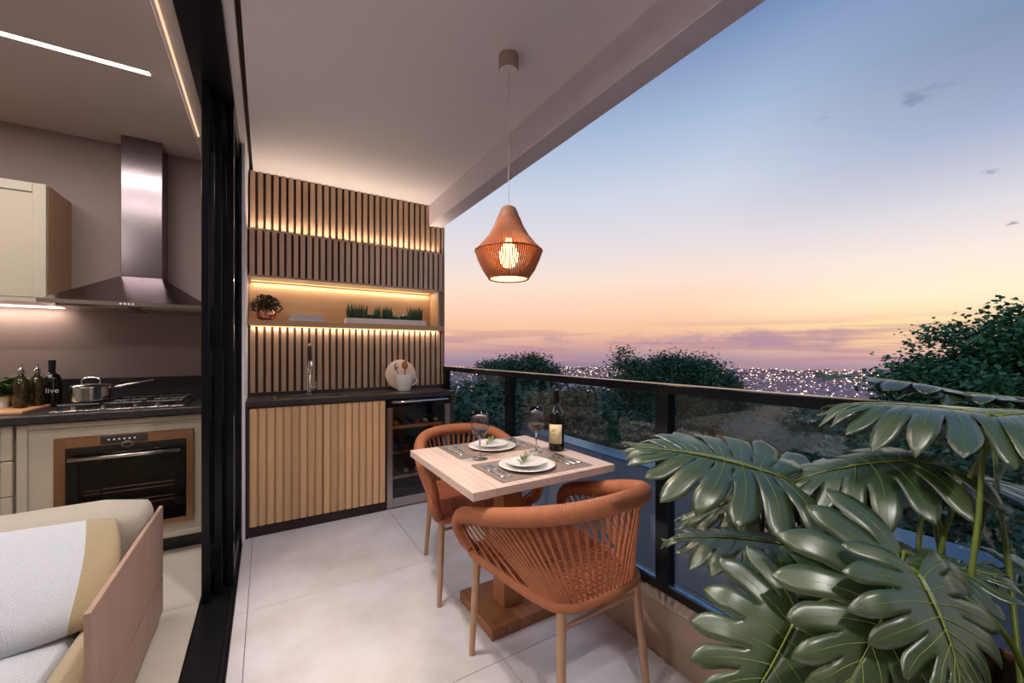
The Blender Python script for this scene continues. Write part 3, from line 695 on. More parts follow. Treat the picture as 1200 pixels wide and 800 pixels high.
# cutting board + bottles + herbs
cb = thing('cutting_board', 'light wooden cutting board on the kitchen worktop under the bottles', 'cutting board', (-1.37, 3.42, .9005))
b = NB(); bx(b, -.26, -.17, 0, .24, .17, .018, .005, 2); obj('board', b, M['cutboard'], cb)
b = NB(); lathe(b, [(.006, .0), (.006, .021)], (.19, 0, 0), 12); tube(b, [(.18, -.03, .019), (.19, 0, .022), (.18, .03, .019)], .003, 6); obj('cord_loop', b, M['darkwood'], cb)
def kb_bottle(loc, prof, m, label, name='oil_bottle', spout=True):
    t = thing(name, label, 'bottle', loc)
    b = NB(); lathe(b, prof, n=24); obj('glass_body', b, m, t, 'auto')
    h = prof[-1][1]
    if spout:
        b = NB(); lathe(b, [(.014, h - .02), (.014, h), (.009, h + .004), (.005, h + .012), (.004, h + .035)], n=14); obj('pourer', b, M['chrome'], t, 'auto')
    else:
        b = NB(); lathe(b, [(.0165, h - .035), (.0165, h + .002)], n=18); obj('foil_cap', b, M['black'], t, 'auto')
    return t
OP = [(.030, 0), (.033, .004), (.033, .135), (.026, .16), (.012, .18), (.011, .215)]
kb_bottle((-1.205, 3.45, .919), OP, M['oil'], 'left oil bottle with steel pourer standing on the cutting board')
kb_bottle((-1.172, 3.54, .919), OP, M['oil'], 'oil bottle with steel pourer between the other bottle and the black one')
bt = kb_bottle((-1.150, 3.665, .901), [(.040, 0), (.044, .005), (.044, .165), (.036, .19), (.016, .21), (.0155, .285)], M['bottle'], 'round black bottle with white lettering behind the saucepan', 'black_bottle', False)
def text(s, size, loc, rot, m, parent, name='lettering', ext=.0004):
    c = bpy.data.curves.new(name, 'FONT'); c.body = s; c.size = size; c.extrude = ext; c.align_x = 'CENTER'; c.materials.append(m)
    o = bpy.data.objects.new(name, c); COL.objects.link(o); bpy.context.view_layer.update(); me = bpy.data.meshes.new_from_object(o.evaluated_get(bpy.context.evaluated_depsgraph_get())); bpy.data.objects.remove(o)
    if not me.materials: me.materials.append(m)
    o = bpy.data.objects.new(name, me); COL.objects.link(o); o.parent = parent; o.location = loc; o.rotation_euler = rot; return o
text('live', .042, (.014, -.0452, .085), (R(90), 0, R(20)), M['whitematt'], bt)
hp = thing('herb_pot', 'small terracotta pot of green herbs left of the oil bottles', 'plant', (-1.289, 3.645, .901))
b = NB(); lathe(b, [(.035, 0), (.052, .085), (.054, .09), (.048, .09), (.046, .08)], n=24); obj('pot', b, M['terracotta'], hp, 'auto')
tag(obj('foliage', leafcloud(320, .085, .085, .10, .035, 9, squash=.5), M['herb'], hp), kind='stuff')
hp2 = thing('herb_pot', 'white pot of green herbs at the left edge of the photo', 'plant', (-1.30, 3.50, .919))
b = NB(); lathe(b, [(.03, 0), (.036, .06), (.037, .064), (.032, .064), (.03, .058)], n=24); obj('pot', b, M['white'], hp2, 'auto')
tag(obj('foliage', leafcloud(220, .06, .06, .075, .03, 10, squash=.5), M['herb'], hp2), kind='stuff')

# ================================================================== SOFA
sf = thing('sofa', 'cream boucle sofa with a flat oak side panel', 'sofa', (-1.3, 2.0, 0))
XA = -.413
b = NB(); bx(b, XA - .014, 1.55, .200, XA, 2.46, .52, .001); kpart('arm_panel', b, M['sofawood'], sf)
b = NB(); bx(b, XA - .014, 1.55, .028, XA, 2.46, .192, .001); kpart('arm_panel_lower', b, M['sofawood'], sf)
b = NB(); bx(b, XA - .012, 1.58, .185, XA - .006, 2.45, .20); kpart('groove', b, M['darkwood'], sf)
b = NB(); bx(b, -2.5, 1.52, .10, XA - .03, 2.44, .16); kpart('base', b, M['sofawood'], sf)
for x in (-2.4, -.52):
    for y in (1.62, 2.36):
        b = NB(); lathe(b, [(.02, 0), (.026, .10)], (x, y, 0), 12); kpart('leg', b, M['darkwood'], sf)
def softbox(x0, y0, z0, x1, y1, z1, bev, puff=0, nsub=6, noise_amp=.004, seed=0):
    b = NB(); bx(b, x0, y0, z0, x1, y1, z1)
    bmesh.ops.subdivide_edges(b, edges=b.edges[:], cuts=nsub, use_grid_fill=True)
    c = Vector(((x0 + x1) / 2, (y0 + y1) / 2, (z0 + z1) / 2)); h = Vector(((x1 - x0) / 2, (y1 - y0) / 2, (z1 - z0) / 2))
    for v in b.verts:
        q = v.co - c
        e = Vector([max(-h[i] + bev, min(h[i] - bev, q[i])) for i in range(3)])
        d = q - e
        if d.length > 1e-6: q = e + d.normalized() * bev
        u = Vector((q.x / h.x, q.y / h.y, q.z / h.z))
        q.z += puff * (1 - u.x ** 2) * (1 - u.y ** 2) * (1 if u.z > 0 else -.2)
        n = noise.noise_vector((q + c) * 6 + Vector((seed, 0, 0))) * noise_amp
        v.co = c + q + n
    return b
b = softbox(-2.45, 1.50, .163, -.535, 2.16, .335, .05, .02, 10, seed=1); kpart('seat_cushion', b, M['fabric'], sf, True)
b = softbox(-.533, 1.50, .163, XA - .017, 2.16, .33, .045, .012, 8, seed=2); o = kpart('seat_cushion', b, M['fabricb'], sf, True); tag(o, 'beige end section of the seat cushion')
b = softbox(-2.45, 2.17, .163, XA - .018, 2.44, .605, .075, 0, 12, .006, seed=3); kpart('back_cushion', b, M['fabricg'], sf, True)
# pillow with white front and beige side strip
pw = thing('throw_pillow', 'large white pillow with a beige end strip leaning on the sofa back', 'pillow', (-.915, 1.955, .462), R(9))
def pillow(x0, x1, W_, H_, T_, side):
    b = NB(); n = 18; m = 14; V = {}
    for s in (1, -1):
        for i in range(n + 1):
            for j in range(m + 1):
                u = x0 + (x1 - x0) * i / n; v = -1 + 2 * j / m
                ex = (1 - abs(u) ** 2.6); ez = (1 - abs(v) ** 2.6); t = T_ * max(0, ex * ez) ** .5
                X = u * W_ * (1 - .06 * v * v * abs(u)); Z = v * H_ * (1 - .09 * (1 - u * u) * abs(v) * -1 - .06)
                key = (s if t > 1e-5 else 0, round(u, 4), j)
                if key not in V: V[key] = b.verts.new((X, -s * t + .004 * noise.noise(Vector((X * 9, Z * 9, s))), Z))
        for i in range(n):
            for j in range(m):
                q = []
                for (a, c) in ((i, j), (i + 1, j), (i + 1, j + 1), (i, j + 1)):
                    u = x0 + (x1 - x0) * a / n; v = -1 + 2 * c / m
                    t = T_ * max(0, (1 - abs(u) ** 2.6) * (1 - abs(v) ** 2.6)) ** .5
                    vv = V[(s if t > 1e-5 else 0, round(u, 4), c)]
                    if vv not in q: q.append(vv)
                if len(q) > 2:
                    try: b.faces.new(q)
                    except ValueError: pass
    return b
tm = Matrix.Rotation(R(-58), 4, 'X')
for nm_, a, c, m_ in (('front_panel', -1, .80, M['fabric']), ('end_strip', .80, 1, M['fabricb'])):
    b = pillow(a, c, .46, .235, .085, 0); bmesh.ops.transform(b, matrix=tm, verts=b.verts)
    obj(nm_, b, m_, pw, True)

# ================================================================== TABLE
tb = thing('dining_table', 'square washed oak pedestal dining table set for two on the balcony', 'table', (.965, 1.625, 0))
TX0, TX1, TY0, TY1 = .618, 1.312, 1.268, 1.985
b = NB(); bx(b, TX0 + .004, TY0 + .004, .712, TX1 - .004, TY1 - .004, .722); kpart('top_core', b, M['tablebase'], tb)
pw_ = (TX1 - TX0) / 7
for k in range(7):
    b = NB(); bx(b, TX0 + k * pw_ + (.0009 if k else 0), TY0, .7225, TX0 + (k + 1) * pw_ - .0009, TY1, .745, .0012)
    kpart('plank', b, M['table'], tb)
for y0, y1 in ((TY0 + .0005, TY0 + .022), (TY1 - .022, TY1 - .0005)):
    b = NB(); bx(b, TX0, y0, .714, TX1, y1, .7225, .001); kpart('apron', b, M['table'], tb)
for x0 in (TX0, TX1 - .022):
    b = NB(); bx(b, x0, TY0 + .022, .714, x0 + .022, TY1 - .022, .7225, .001); kpart('apron', b, M['table'], tb)
b = NB(); bx(b, .938, 1.600, .05, 1.040, 1.702, .712, .002); kpart('column', b, M['tablebase'], tb)
b = NB(); bx(b, .86, 1.52, .69, 1.12, 1.78, .712, .002); kpart('top_plate', b, M['tablebase'], tb)
for k in range(5):
    b = NB(); x0 = .822 + k * .072; bx(b, x0 + .0008, 1.503, .0, x0 + .0712, 1.84, .05, .002); kpart('base_board', b, M['basewood'], tb)

# placemats, plates, cutlery
def mat_thing(x0, y0, x1, y1, label):
    t = thing('placemat', label, 'placemat', ((x0 + x1) / 2, (y0 + y1) / 2, .7452))
    b = NB(); w, d = (x1 - x0) / 2, (y1 - y0) / 2
    bx(b, -w, -d, 0, w, d, .0022, .0008); obj('cloth', b, M['linen'], t)
    b = NB()
    for s in (-1, 1):
        for q in range(int(2 * d / .006)): tube(b, [(s * w, -d + .003 + q * .006, .001), (s * (w + .005), -d + .004 + q * .006, .0006)], .0008, 3, caps=False)
    tag(obj('fringe', b, M['linen'], t), kind='stuff')
mat_thing(.765, 1.305, 1.215, 1.585, 'grey linen placemat at the near side of the table')
mat_thing(.765, 1.695, 1.215, 1.975, 'grey linen placemat at the far side of the table')
def plate(name, loc, r, h, label):
    t = thing(name, label, 'plate', loc)
    b = NB(); lathe(b, [(.0, .0), (r * .62, 0), (r * .68, .003), (r * .98, h), (r, h + .002), (r * .97, h + .003), (r * .68, .007), (r * .60, .0055), (0, .0055)], n=48, capb=False, capt=False)
    obj('dish', b, M['white'], t, 'auto'); return t
for (x, y, z0, w1, w2) in ((.957, 1.435, .7475, 'near', 'front chair'), (.995, 1.815, .7475, 'far', 'back chair')):
    plate('dinner_plate', (x, y, z0), .122, .011, 'large white dinner plate at the %s place setting' % w1)
    plate('side_plate', (x - .004, y + .004, z0 + .0145), .088, .009, 'small white plate stacked on the %s dinner plate' % w1)
    s = thing('olive_sprig', 'olive sprig lying on the %s small plate' % w1, 'sprig', (x - .01, y + .005, z0 + .022), R(25))
    b = NB(); tube(b, [(-.05, -.01, .002), (0, 0, .008), (.045, .012, .012)], .0014, 5); obj('twig', b, mat('twig_%s' % w1, (110, 90, 60), .7), s)
    rnd = random.Random(5 if w1 == 'near' else 6)
    for q in range(14):
        t_ = q / 13; bx_ = -.045 + .09 * t_; a = rnd.uniform(20, 75) * (1 if q % 2 else -1)
        b = NB(); ln = rnd.uniform(.024, .034); pts = [(0, 0, 0), (ln * .35, .0045, .002), (ln * .75, .0035, .003), (ln, 0, .002), (ln * .75, -.0035, .003), (ln * .35, -.0045, .002)]
        vs = [b.verts.new(p) for p in pts]; c = b.verts.new((ln * .5, 0, .0005))
        for i in range(6): b.faces.new((vs[i], vs[(i + 1) % 6], c))
        bmesh.ops.transform(b, matrix=Matrix.Translation((bx_, t_ * .02 - .01, .004 + .008 * t_)) @ Matrix.Rotation(R(a), 4, 'Z') @ Matrix.Rotation(R(rnd.uniform(-50, -10)), 4, 'Y'), verts=b.verts)
        o = obj('leaf', b, M['sprig'], s, True)
        md = o.modifiers.new('thick', 'SOLIDIFY'); md.thickness = .0006
def knife(t):
    b = NB(); bx(b, -.006, 0, .0005, .006, .09, .006, .002); obj('handle', b, M['cutlery'], t, 'auto')
    b = NB(); prism(b, [(-.008, .09), (.007, .09), (.008, .15), (.004, .19), (-.006, .20)], .001, .003, 'Z'); obj('blade', b, M['cutlery'], t)
def fork(t):
    b = NB(); bx(b, -.005, 0, .0005, .005, .11, .005, .0018); bx(b, -.010, .11, .0008, .010, .145, .0035, .0012); obj('handle', b, M['cutlery'], t, 'auto')
    b = NB()
    for q in range(4): bx(b, -.0095 + q * .0055, .145, .001, -.0068 + q * .0055, .19, .003)
    tag(obj('tines', b, M['cutlery'], t))
def spoon(t):
    b = NB(); bx(b, -.005, 0, .0005, .005, .12, .005, .0018); obj('handle', b, M['cutlery'], t, 'auto')
    b = NB(); lathe(b, [(.001, .0), (.010, .0012), (.016, .005), (.0175, .008), (.0155, .0055), (.009, .0028), (.001, .002)], n=20, capb=False, capt=False)
    for v in b.verts: v.co.y *= 1.45
    bmesh.ops.translate(b, vec=(0, .14, 0), verts=b.verts); obj('bowl', b, M['cutlery'], t, True)
for side, yy, fl in (('near', 1.345, 1), ('far', 1.745, 1)):
    for k, (nm_, fn, x, w_) in enumerate((('fork', fork, .790, 'outer left'), ('fork', fork, .825, 'inner left'), ('knife', knife, 1.125, 'inner right'), ('spoon', spoon, 1.155, 'middle right'), ('knife', knife, 1.185, 'outer right'))):
        t = thing(nm_, 'steel %s on the %s placemat, %s of the plate' % (nm_, side, w_), nm_, (x, yy, .7476), R(random.uniform(-3, 3)))
        fn(t)
# stemware
def wine_glass(loc, label):
    t = thing('wine_glass', label, 'wine glass', loc)
    b = NB()
    outer = [(.036, 0), (.036, .0015), (.012, .004), (.0045, .010), (.0038, .05), (.0042, .092), (.012, .100), (.032, .118), (.042, .142), (.043, .160), (.038, .195), (.033, .220)]
    inner = [(.0322, .220), (.0370, .195), (.0418, .160), (.0408, .142), (.0308, .119), (.011, .1025), (.0005, .1015)]
    lathe(b, outer + inner, n=36, capt=False); obj('bowl_and_stem', b, M['glass'], t, True)
    b = NB(); lathe(b, [(.001, .1025), (.0106, .1035), (.0302, .1195), (.0390, .138), (.0003, .138)], n=32, capb=False, capt=False); obj('wine', b, M['wine'], t, True)
wine_glass((.842, 1.655, .7455), 'left wine glass standing nearest the left table edge')
wine_glass((1.139, 1.625, .7455), 'wine glass standing beside the wine bottle')
wb = thing('wine_bottle', 'dark wine bottle with a cream label on the dining table', 'bottle', (1.245, 1.60, .7455))
b = NB(); lathe(b, [(.034, 0), (.0385, .005), (.0385, .175), (.034, .195), (.016, .225), (.0138, .24), (.0138, .292), (.0155, .294), (.0155, .300)], n=32); obj('glass_body', b, M['bottle'], wb, 'auto')
b = NB(); n = 14
P0 = []
for k in range(n + 1):
    a = R(165) + R(110) * k / n
    P0.append((b.verts.new((.0392 * math.cos(a), .0392 * math.sin(a), .04)), b.verts.new((.0392 * math.cos(a), .0392 * math.sin(a), .135))))
for a, c in zip(P0, P0[1:]): b.faces.new((a[0], c[0], c[1], a[1]))
lb = obj('paper_label', b, M['label'], wb, True)
md = lb.modifiers.new('thick', 'SOLIDIFY'); md.thickness = .0004
b = NB(); 
for z, w in ((.108, .5), (.100, .3), (.083, .42)):
    a0 = R(200)
    for k in range(5):
        a = a0 + w * k / 5; c = a + w / 6
        vs = [b.verts.new((.0398 * math.cos(q), .0398 * math.sin(q), zz_)) for q, zz_ in ((a, z), (c, z), (c, z + .003), (a, z + .003))]; b.faces.new(vs)
obj('printing', b, M['darkwood'], lb)
b = NB(); lathe(b, [(.0145, .245), (.0145, .293), (.016, .294), (.016, .302)], n=24); obj('foil', b, mat('foil_cap', (36, 26, 26), .3, metal=.5), wb, 'auto')

# ================================================================== ROPE CHAIRS
def make_chair(label, loc, rz):
    t = thing('rope_chair', label, 'chair', loc, rz, 'rope chairs at the dining table')
    ring = spline([(-.245, .26, .425), (-.235, .05, .428), (-.205, -.16, .43), (-.15, -.245, .43), (0, -.26, .43), (.15, -.245, .43), (.205, -.16, .43), (.235, .05, .428), (.245, .26, .425), (.17, .292, .424), (0, .297, .424), (-.17, .292, .424)], 8, True)
    ringo = [p for p in ring]
    b = NB(); rr = []
    dense = []
    for i in range(len(ringo)):
        p, q = ringo[i], ringo[(i + 1) % len(ringo)]
        for k in range(4): dense.append(p.lerp(q, k / 4)); rr.append(.0172 if k % 2 else .0150)
    tube(b, dense, rr, 10, closed=True); obj('seat_frame', b, M['rope'], t, True)
    rim = spline([(-.243, .255, .440), (-.262, .292, .468), (-.276, .312, .515), (-.280, .295, .560), (-.283, .235, .592), (-.285, .10, .632), (-.272, -.08, .688), (-.222, -.215, .728), (-.12, -.285, .746), (0, -.300, .750),
                  (.12, -.285, .746), (.222, -.215, .728), (.272, -.08, .688), (.285, .10, .632), (.283, .235, .592), (.280, .295, .560), (.276, .312, .515), (.262, .292, .468), (.243, .255, .440)], 12)
    # resample by length so that the wrapping is even
    ln = [0]
    for a, c in zip(rim, rim[1:]): ln.append(ln[-1] + (c - a).length)
    def at(s):
        s = max(0, min(ln[-1], s)); 
        for i in range(len(ln) - 1):
            if ln[i + 1] >= s: return rim[i].lerp(rim[i + 1], (s - ln[i]) / max(1e-9, ln[i + 1] - ln[i]))
        return rim[-1]
    nw = int(ln[-1] / .0072); pts = []; rad = []
    for k in range(nw * 3 + 1):
        s = ln[-1] * k / (nw * 3); f = s / ln[-1]; e = min(1, min(f, 1 - f) / .12)
        r0 = .022 + .0085 * e
        pts.append(at(s)); rad.append(r0 + (.0019 if k % 3 else -.0016))
    b = NB(); tube(b, pts, rad, 12); obj('wrapped_rim', b, M['rope'], t, True)
    # ropes from rim to seat frame: arms lean back to the rear corners
    b = NB(); nr = 46
    def ringat(u):          # u 0..1 from left front, round the back, to right front
        i = u * 64; k = int(i); k = min(k, 63); return ringo[k].lerp(ringo[k + 1], i - k)
    for k in range(nr):
        f = (k + .5) / nr; s = ln[-1] * (.055 + .89 * f)
        g = abs(f - .5) * 2; sg = 1 if f > .5 else -1
        u = 0
        for (g0, o0), (g1, o1) in (((0, 0), (.32, .11)), ((.32, .11), (.80, .25)), ((.80, .25), (1.0, .47))):
            if g0 <= g <= g1: u = .5 + sg * (o0 + (o1 - o0) * (g - g0) / (g1 - g0)); break
        u = max(.01, min(.99, u))
        for dd in (-.0048, .0048):
            p = at(s + dd) ; q = ringat(u) + Vector((0, 0, .004))
            tdir = (at(s + .01) - at(s - .01)).normalized()
            mid = p.lerp(q, .5) * 1.0
            tube(b, [p, mid, q + tdir * dd * .6], .0031, 5, caps=False)
    tag(obj('back_ropes', b, M['rope'], t, True), kind='stuff')
    # seat weave
    b = NB(); 
    def halfw(y):
        return .245 - .04 * max(0, min(1, (.26 - y) / .42)) - (.10 * max(0, min(1, (-.16 - y) / .09)) ** 1.3)
    for k in range(23):
        y = .28 - k * .0235
        w = halfw(y)
        for dd in (0, .0085): tube(b, [(-w, y - dd, .437), (-w * .3, y - dd, .428), (w * .3, y - dd, .428), (w, y - dd, .437)], .0038, 5, caps=False)
    for k in range(17):
        x = -.215 + k * .0269; y0 = -.245 + .5 * max(0, abs(x) - .13) ** 1.0
        pts = [(x * .9, y0, .437)]
        for q in range(1, 12):
            yy = y0 + (.285 - y0) * q / 12; pts.append((x * (.9 + .1 * q / 12), yy, .429 + (.005 if (q + k) % 2 else -.004)))
        pts.append((x, .287, .437)); tube(b, pts, .0038, 5, caps=False)
    tag(obj('seat_weave', b, M['rope_d'], t, True), kind='stuff')
    for top, bot in (((-.225, .245, .425), (-.242, .262, 0)), ((.225, .245, .425), (.242, .262, 0)), ((-.172, -.225, .425), (-.200, -.262, 0)), ((.172, -.225, .425), (.200, -.262, 0))):
        b = NB(); tp_, bt_ = Vector(top), Vector(bot); tube(b, [tp_, tp_.lerp(bt_, .5), bt_], [.0165, .0145, .0115], 14)
        obj('leg', b, M['leg'], t, 'auto')
    for y, z, hw in ((.247, .365, .222), (-.228, .365, .168)):
        b = NB(); tube(b, [(-hw, y, z), (hw, y, z)], .007, 8); obj('stretcher', b, M['leg'], t, 'auto')
    return t
make_chair('terracotta rope armchair with its back to the camera at the near side of the table', (.965, 1.228, 0), R(1))
make_chair('terracotta rope armchair at the far side of the table beside the wine cooler', (.993, 2.073, 0), R(180 - 7.7))

# ================================================================== PENDANT
pd_ = thing('pendant_lamp', 'woven rope pendant lamp glowing over the dining table', 'lamp', (.951, 1.578, 0))
b = NB(); lathe(b, [(.044, 2.53), (.046, 2.534), (.046, 2.599)], n=28); obj('ceiling_canopy', b, mat('canopy_wood', (176, 150, 138), .5), pd_, 'auto')
b = NB(); lathe(b, [(.040, 2.527), (.043, 2.53)], n=28); obj('canopy_face', b, M['whitematt'], pd_)
b = NB(); tube(b, [(0, 0, 1.90), (0, 0, 2.53)], .0016, 6); obj('cord', b, M['whitematt'], pd_)
b = NB(); lathe(b, [(.050, 1.852), (.046, 1.872), (.034, 1.900), (.022, 1.908), (.004, 1.910)], n=28); obj('cap', b, mat('cap_wood', (160, 112, 84), .5), pd_, 'auto')
PR = [(.050, 1.854), (.066, 1.815), (.092, 1.770), (.124, 1.732), (.152, 1.703)]
PR2 = [(.152, 1.700), (.140, 1.665), (.118, 1.618), (.090, 1.578)]
b = NB(); nr = 88
for k in range(nr):
    a = 2 * math.pi * k / nr; c, s = math.cos(a), math.sin(a)
    tube(b, [(r * c, r * s, z) for r, z in PR], .0034, 5, caps=False)
    tube(b, [(r * c, r * s, z) for r, z in PR2], .0034, 5, caps=False)
tag(obj('shade_ropes', b, M['rope'], pd_, True), kind='stuff')
for r, z, q in ((.152, 1.702, .005), (.090, 1.577, .0045), (.051, 1.853, .0035)):
    b = NB(); tube(b, [(r * math.cos(k * math.pi / 24), r * math.sin(k * math.pi / 24), z) for k in range(48)], q, 8, closed=True); obj('shade_ring', b, M['rope_d'], pd_, True)
b = NB(); lathe(b, [(.001, 1.625), (.026, 1.632), (.046, 1.665), (.046, 1.69), (.030, 1.725), (.015, 1.745), (.013, 1.76)], n=20); obj('bulb', b, M['bulb'], pd_, True)
b = NB(); lathe(b, [(.018, 1.76), (.018, 1.852)], n=16); obj('lamp_holder', b, M['whitematt'], pd_)
b = NB(); lathe(b, [(.084, 1.578), (.084, 1.583)], n=36); obj('diffuser_disc', b, mat('glow_disc', (250, 225, 190), .6, emit=(255, 206, 140), estr=2.4), pd_)
light('pendant_lamp_light', 'POINT', (.951, 1.578, 1.68), 19, (1, .66, .36), shadow_soft_size=.045)
light('pendant_down_light', 'AREA', (.951, 1.578, 1.572), 2.6, (1, .70, .42), (0, 0, 0), shape='DISK', size=.15)

# ================================================================== MONSTERA IN ITS SLATTED PLANTER
PX0, PX1, PY0, PY1, PZ = .97, 1.355, -.35, .38, .61
mp_ = thing('monstera_plant', 'large monstera in a brown slatted planter beside the glass balustrade', 'plant', (1.16, .02, 0))
k = 0
while .03 + k * .029 < PZ - .01:
    z = .03 + k * .029
    for nm_, r in (('planter_slat', (PX0, PY0, PX0 + .012, PY1)), ('planter_slat', (PX1 - .012, PY0, PX1, PY1)), ('planter_slat', (PX0 + .013, PY1 - .012, PX1 - .013, PY1)), ('planter_slat', (PX0 + .013, PY0, PX1 - .013, PY0 + .012))):
        b = NB(); bx(b, r[0], r[1], z, r[2], r[3], z + .021, .003); kpart(nm_, b, M['planter'], mp_)
    k += 1
b = NB(); 
for r in ((PX0 + .014, PY0 + .014, PX0 + .02, PY1 - .014), (PX1 - .02, PY0 + .014, PX1 - .014, PY1 - .014), (PX0 + .02, PY0 + .014, PX1 - .02, PY0 + .02), (PX0 + .02, PY1 - .02, PX1 - .02, PY1 - .014)): bx(b, r[0], r[1], .0, r[2], r[3], .59)
kpart('planter_liner', b, M['darkwood'], mp_)
b = NB(); bx(b, PX0 + .022, PY0 + .022, .02, PX1 - .022, PY1 - .022, .47); kpart('soil', b, M['soil'], mp_)

def monstera_leaf(parent, base, tip, W_, n_hint, droop=.12, side=.25, fold=.12, holes=False, seed=0, nl=7):
    base = Vector(base); tip = Vector(tip); rnd = random.Random(seed)
    y = (tip - base); Ln = y.length; y.normalize(); n = Vector(n_hint); n = (n - y * n.dot(y)).normalized(); x = y.cross(n)
    def place(p): return base + x * p.x + y * p.y + n * p.z
    V = []; F = []; veins = []
    def mid(s): return Vector((0, s * Ln, droop * Ln * 4 * s * (1 - s) * .5))
    def half(s): # reach of the margin from the midrib
        return W_ * .47 * (.78 + .34 * math.sin(math.pi * min(1, s * 1.15 + .12))) * (1 if s < .6 else 1 - .55 * ((s - .6) / .4) ** 1.6)
    def ang(s): return R(138) * (1 - s) ** 1.5 + R(16) * s ** .8 + R(42) * s * (1 - s)
    na, nv = 4, 12
    for sd in (-1, 1):
        def B(s, v):
            r = mid(s * .96); a = ang(s); l = half(s)
            a2 = a - R(30) * v * (1 - s * .3)
            d = Vector((sd * math.sin((a + a2) / 2), math.cos((a + a2) / 2), 0))
            p = r + d * l * v
            return p
        for i in range(nl):
            s0, s1 = i / nl, (i + 1) / nl; jit = rnd.uniform(.9, 1.06)
            st_ = rnd.uniform(.34, .52) if i > 0 else .5
            def P(a, v):
                w = 1.0
                if v > st_: w = 1 - .13 * min(1, (v - st_) / .15)
                if holes and .12 < v < .26 and i % 1 == 0: w -= .16 * math.sin(math.pi * (v - .12) / .14)
                if v > .66: w *= max(0.03, 1 - ((v - .66) / .34) ** 2.3)
                aa = .5 + (a - .5) * w; fr_ = max(0.0, v - .3) / .7; ve = v * (1 + (jit - 1) * fr_)
                p = B(s0, ve).lerp(B(s1, ve), aa)
                q = (2 * a - 1)
                dist = abs(p.x)
                p.z += .012 * math.sin(v * 5 + i * 1.9 + sd) * fr_
                p.z += -fold * dist * -1 * .6 + (.012 * Ln * (1 - q * q) * fr_) - side * (v ** 2.2) * half(s0 + (s1 - s0) * aa)
                return p
            k0 = len(V)
            for iv in range(nv + 1):
                for ia in range(na + 1): V.append(place(P(ia / na, iv / nv)))
            for iv in range(nv):
                for ia in range(na):
                    a = k0 + iv * (na + 1) + ia; F.append((a, a + 1, a + na + 2, a + na + 1))
            veins.append([place(P(.5, v / 8 * .92) + Vector((0, 0, .0016))) for v in range(9)])
    me = bpy.data.meshes.new('leaf_blade'); me.from_pydata([tuple(v) for v in V], [], F); me.update()
    bmm = bmesh.new(); bmm.from_mesh(me); bmesh.ops.remove_doubles(bmm, verts=bmm.verts, dist=.0008); bmm.to_mesh(me); bmm.free()
    o = obj('leaf_blade', me, M['leafblade'], parent, True); o.matrix_parent_inverse = parent_inv
    md = o.modifiers.new('thick', 'SOLIDIFY'); md.thickness = .0012
    b = NB(); pts = [place(mid(s / 10) + Vector((0, 0, .0015))) for s in range(11)]; tube(b, pts, [.0026 * (1 - .8 * s / 10) for s in range(11)], 6)
    for v in veins: tube(b, v, [.0009 * (1 - .8 * q / 8) for q in range(9)], 4, caps=False)
    obj('veins', b, M['vein'], o, True)
    return pts[0], y
parent_inv = Matrix.Translation(mp_.location).inverted()
UP = Vector((0, 0, 1)); FW = Vector((math.sin(YAW), math.cos(YAW), 0)); RT = Vector((math.cos(YAW), -math.sin(YAW), 0))
SOIL = Vector((1.18, .20, .46))
leaves = [
    # base px, py, depth, tip px, py, depth, width, normal(fw, up, rt), droop, side, holes
    ((920, 560, 1.02), (742, 524, 1.16), .37, (-.50, 1, .1), .10, .30, True),
    ((1085, 540, .95), (925, 566, 1.04), .34, (-.18, 1, 0), .12, .45, False),
    ((1160, 486, .86), (985, 474, 1.00), .34, (-.04, 1, .05), .08, .55, False),
    ((1165, 488, .84), (1290, 500, .86), .34, (-.15, 1, -.1), .12, .60, False),
    ((1150, 466, 1.25), (965, 440, 1.40), .34, (.0, 1, 0), .08, .20, False),
    ((1210, 468, 1.15), (1060, 462, 1.25), .26, (.02, 1, 0), .06, .2, False),
    ((975, 560, 1.12), (800, 612, 1.22), .34, (-.35, 1, .2), .12, .30, False),
    ((930, 640, 1.00), (786, 632, 1.14), .28, (-.1, 1, 0), .10, .30, False),
    ((985, 590, 1.10), (860, 578, 1.20), .30, (-.2, 1, 0), .10, .3, False),
    ((938, 712, .80), (868, 838, .74), .31, (-1, .55, -.25), .10, .25, False),
    ((1058, 650, .76), (985, 812, .66), .33, (-1, .55, -.1), .12, .28, False),
    ((1045, 662, .84), (1175, 676, .80), .22, (-.15, 1, 0), .10, .30, False),
    ((1100, 562, 1.05), (1225, 578, 1.05), .30, (-.1, 1, 0), .10, .35, False),
    ((1185, 665, .95), (1270, 700, .9), .22, (-.3, 1, 0), .12, .35, False),
    ((1010, 650, .95), (940, 770, .92), .30, (-1, .6, .1), .12, .3, False),
    ((1075, 672, .70), (1125, 800, .62), .26, (-1, .7, .2), .12, .3, False),
    ((1075, 552, 1.15), (960, 590, 1.25), .30, (-.1, 1, 0), .1, .3, False),
    ((975, 640, 1.0), (905, 690, 1.0), .24, (-.8, 1, 0), .1, .3, False),
]
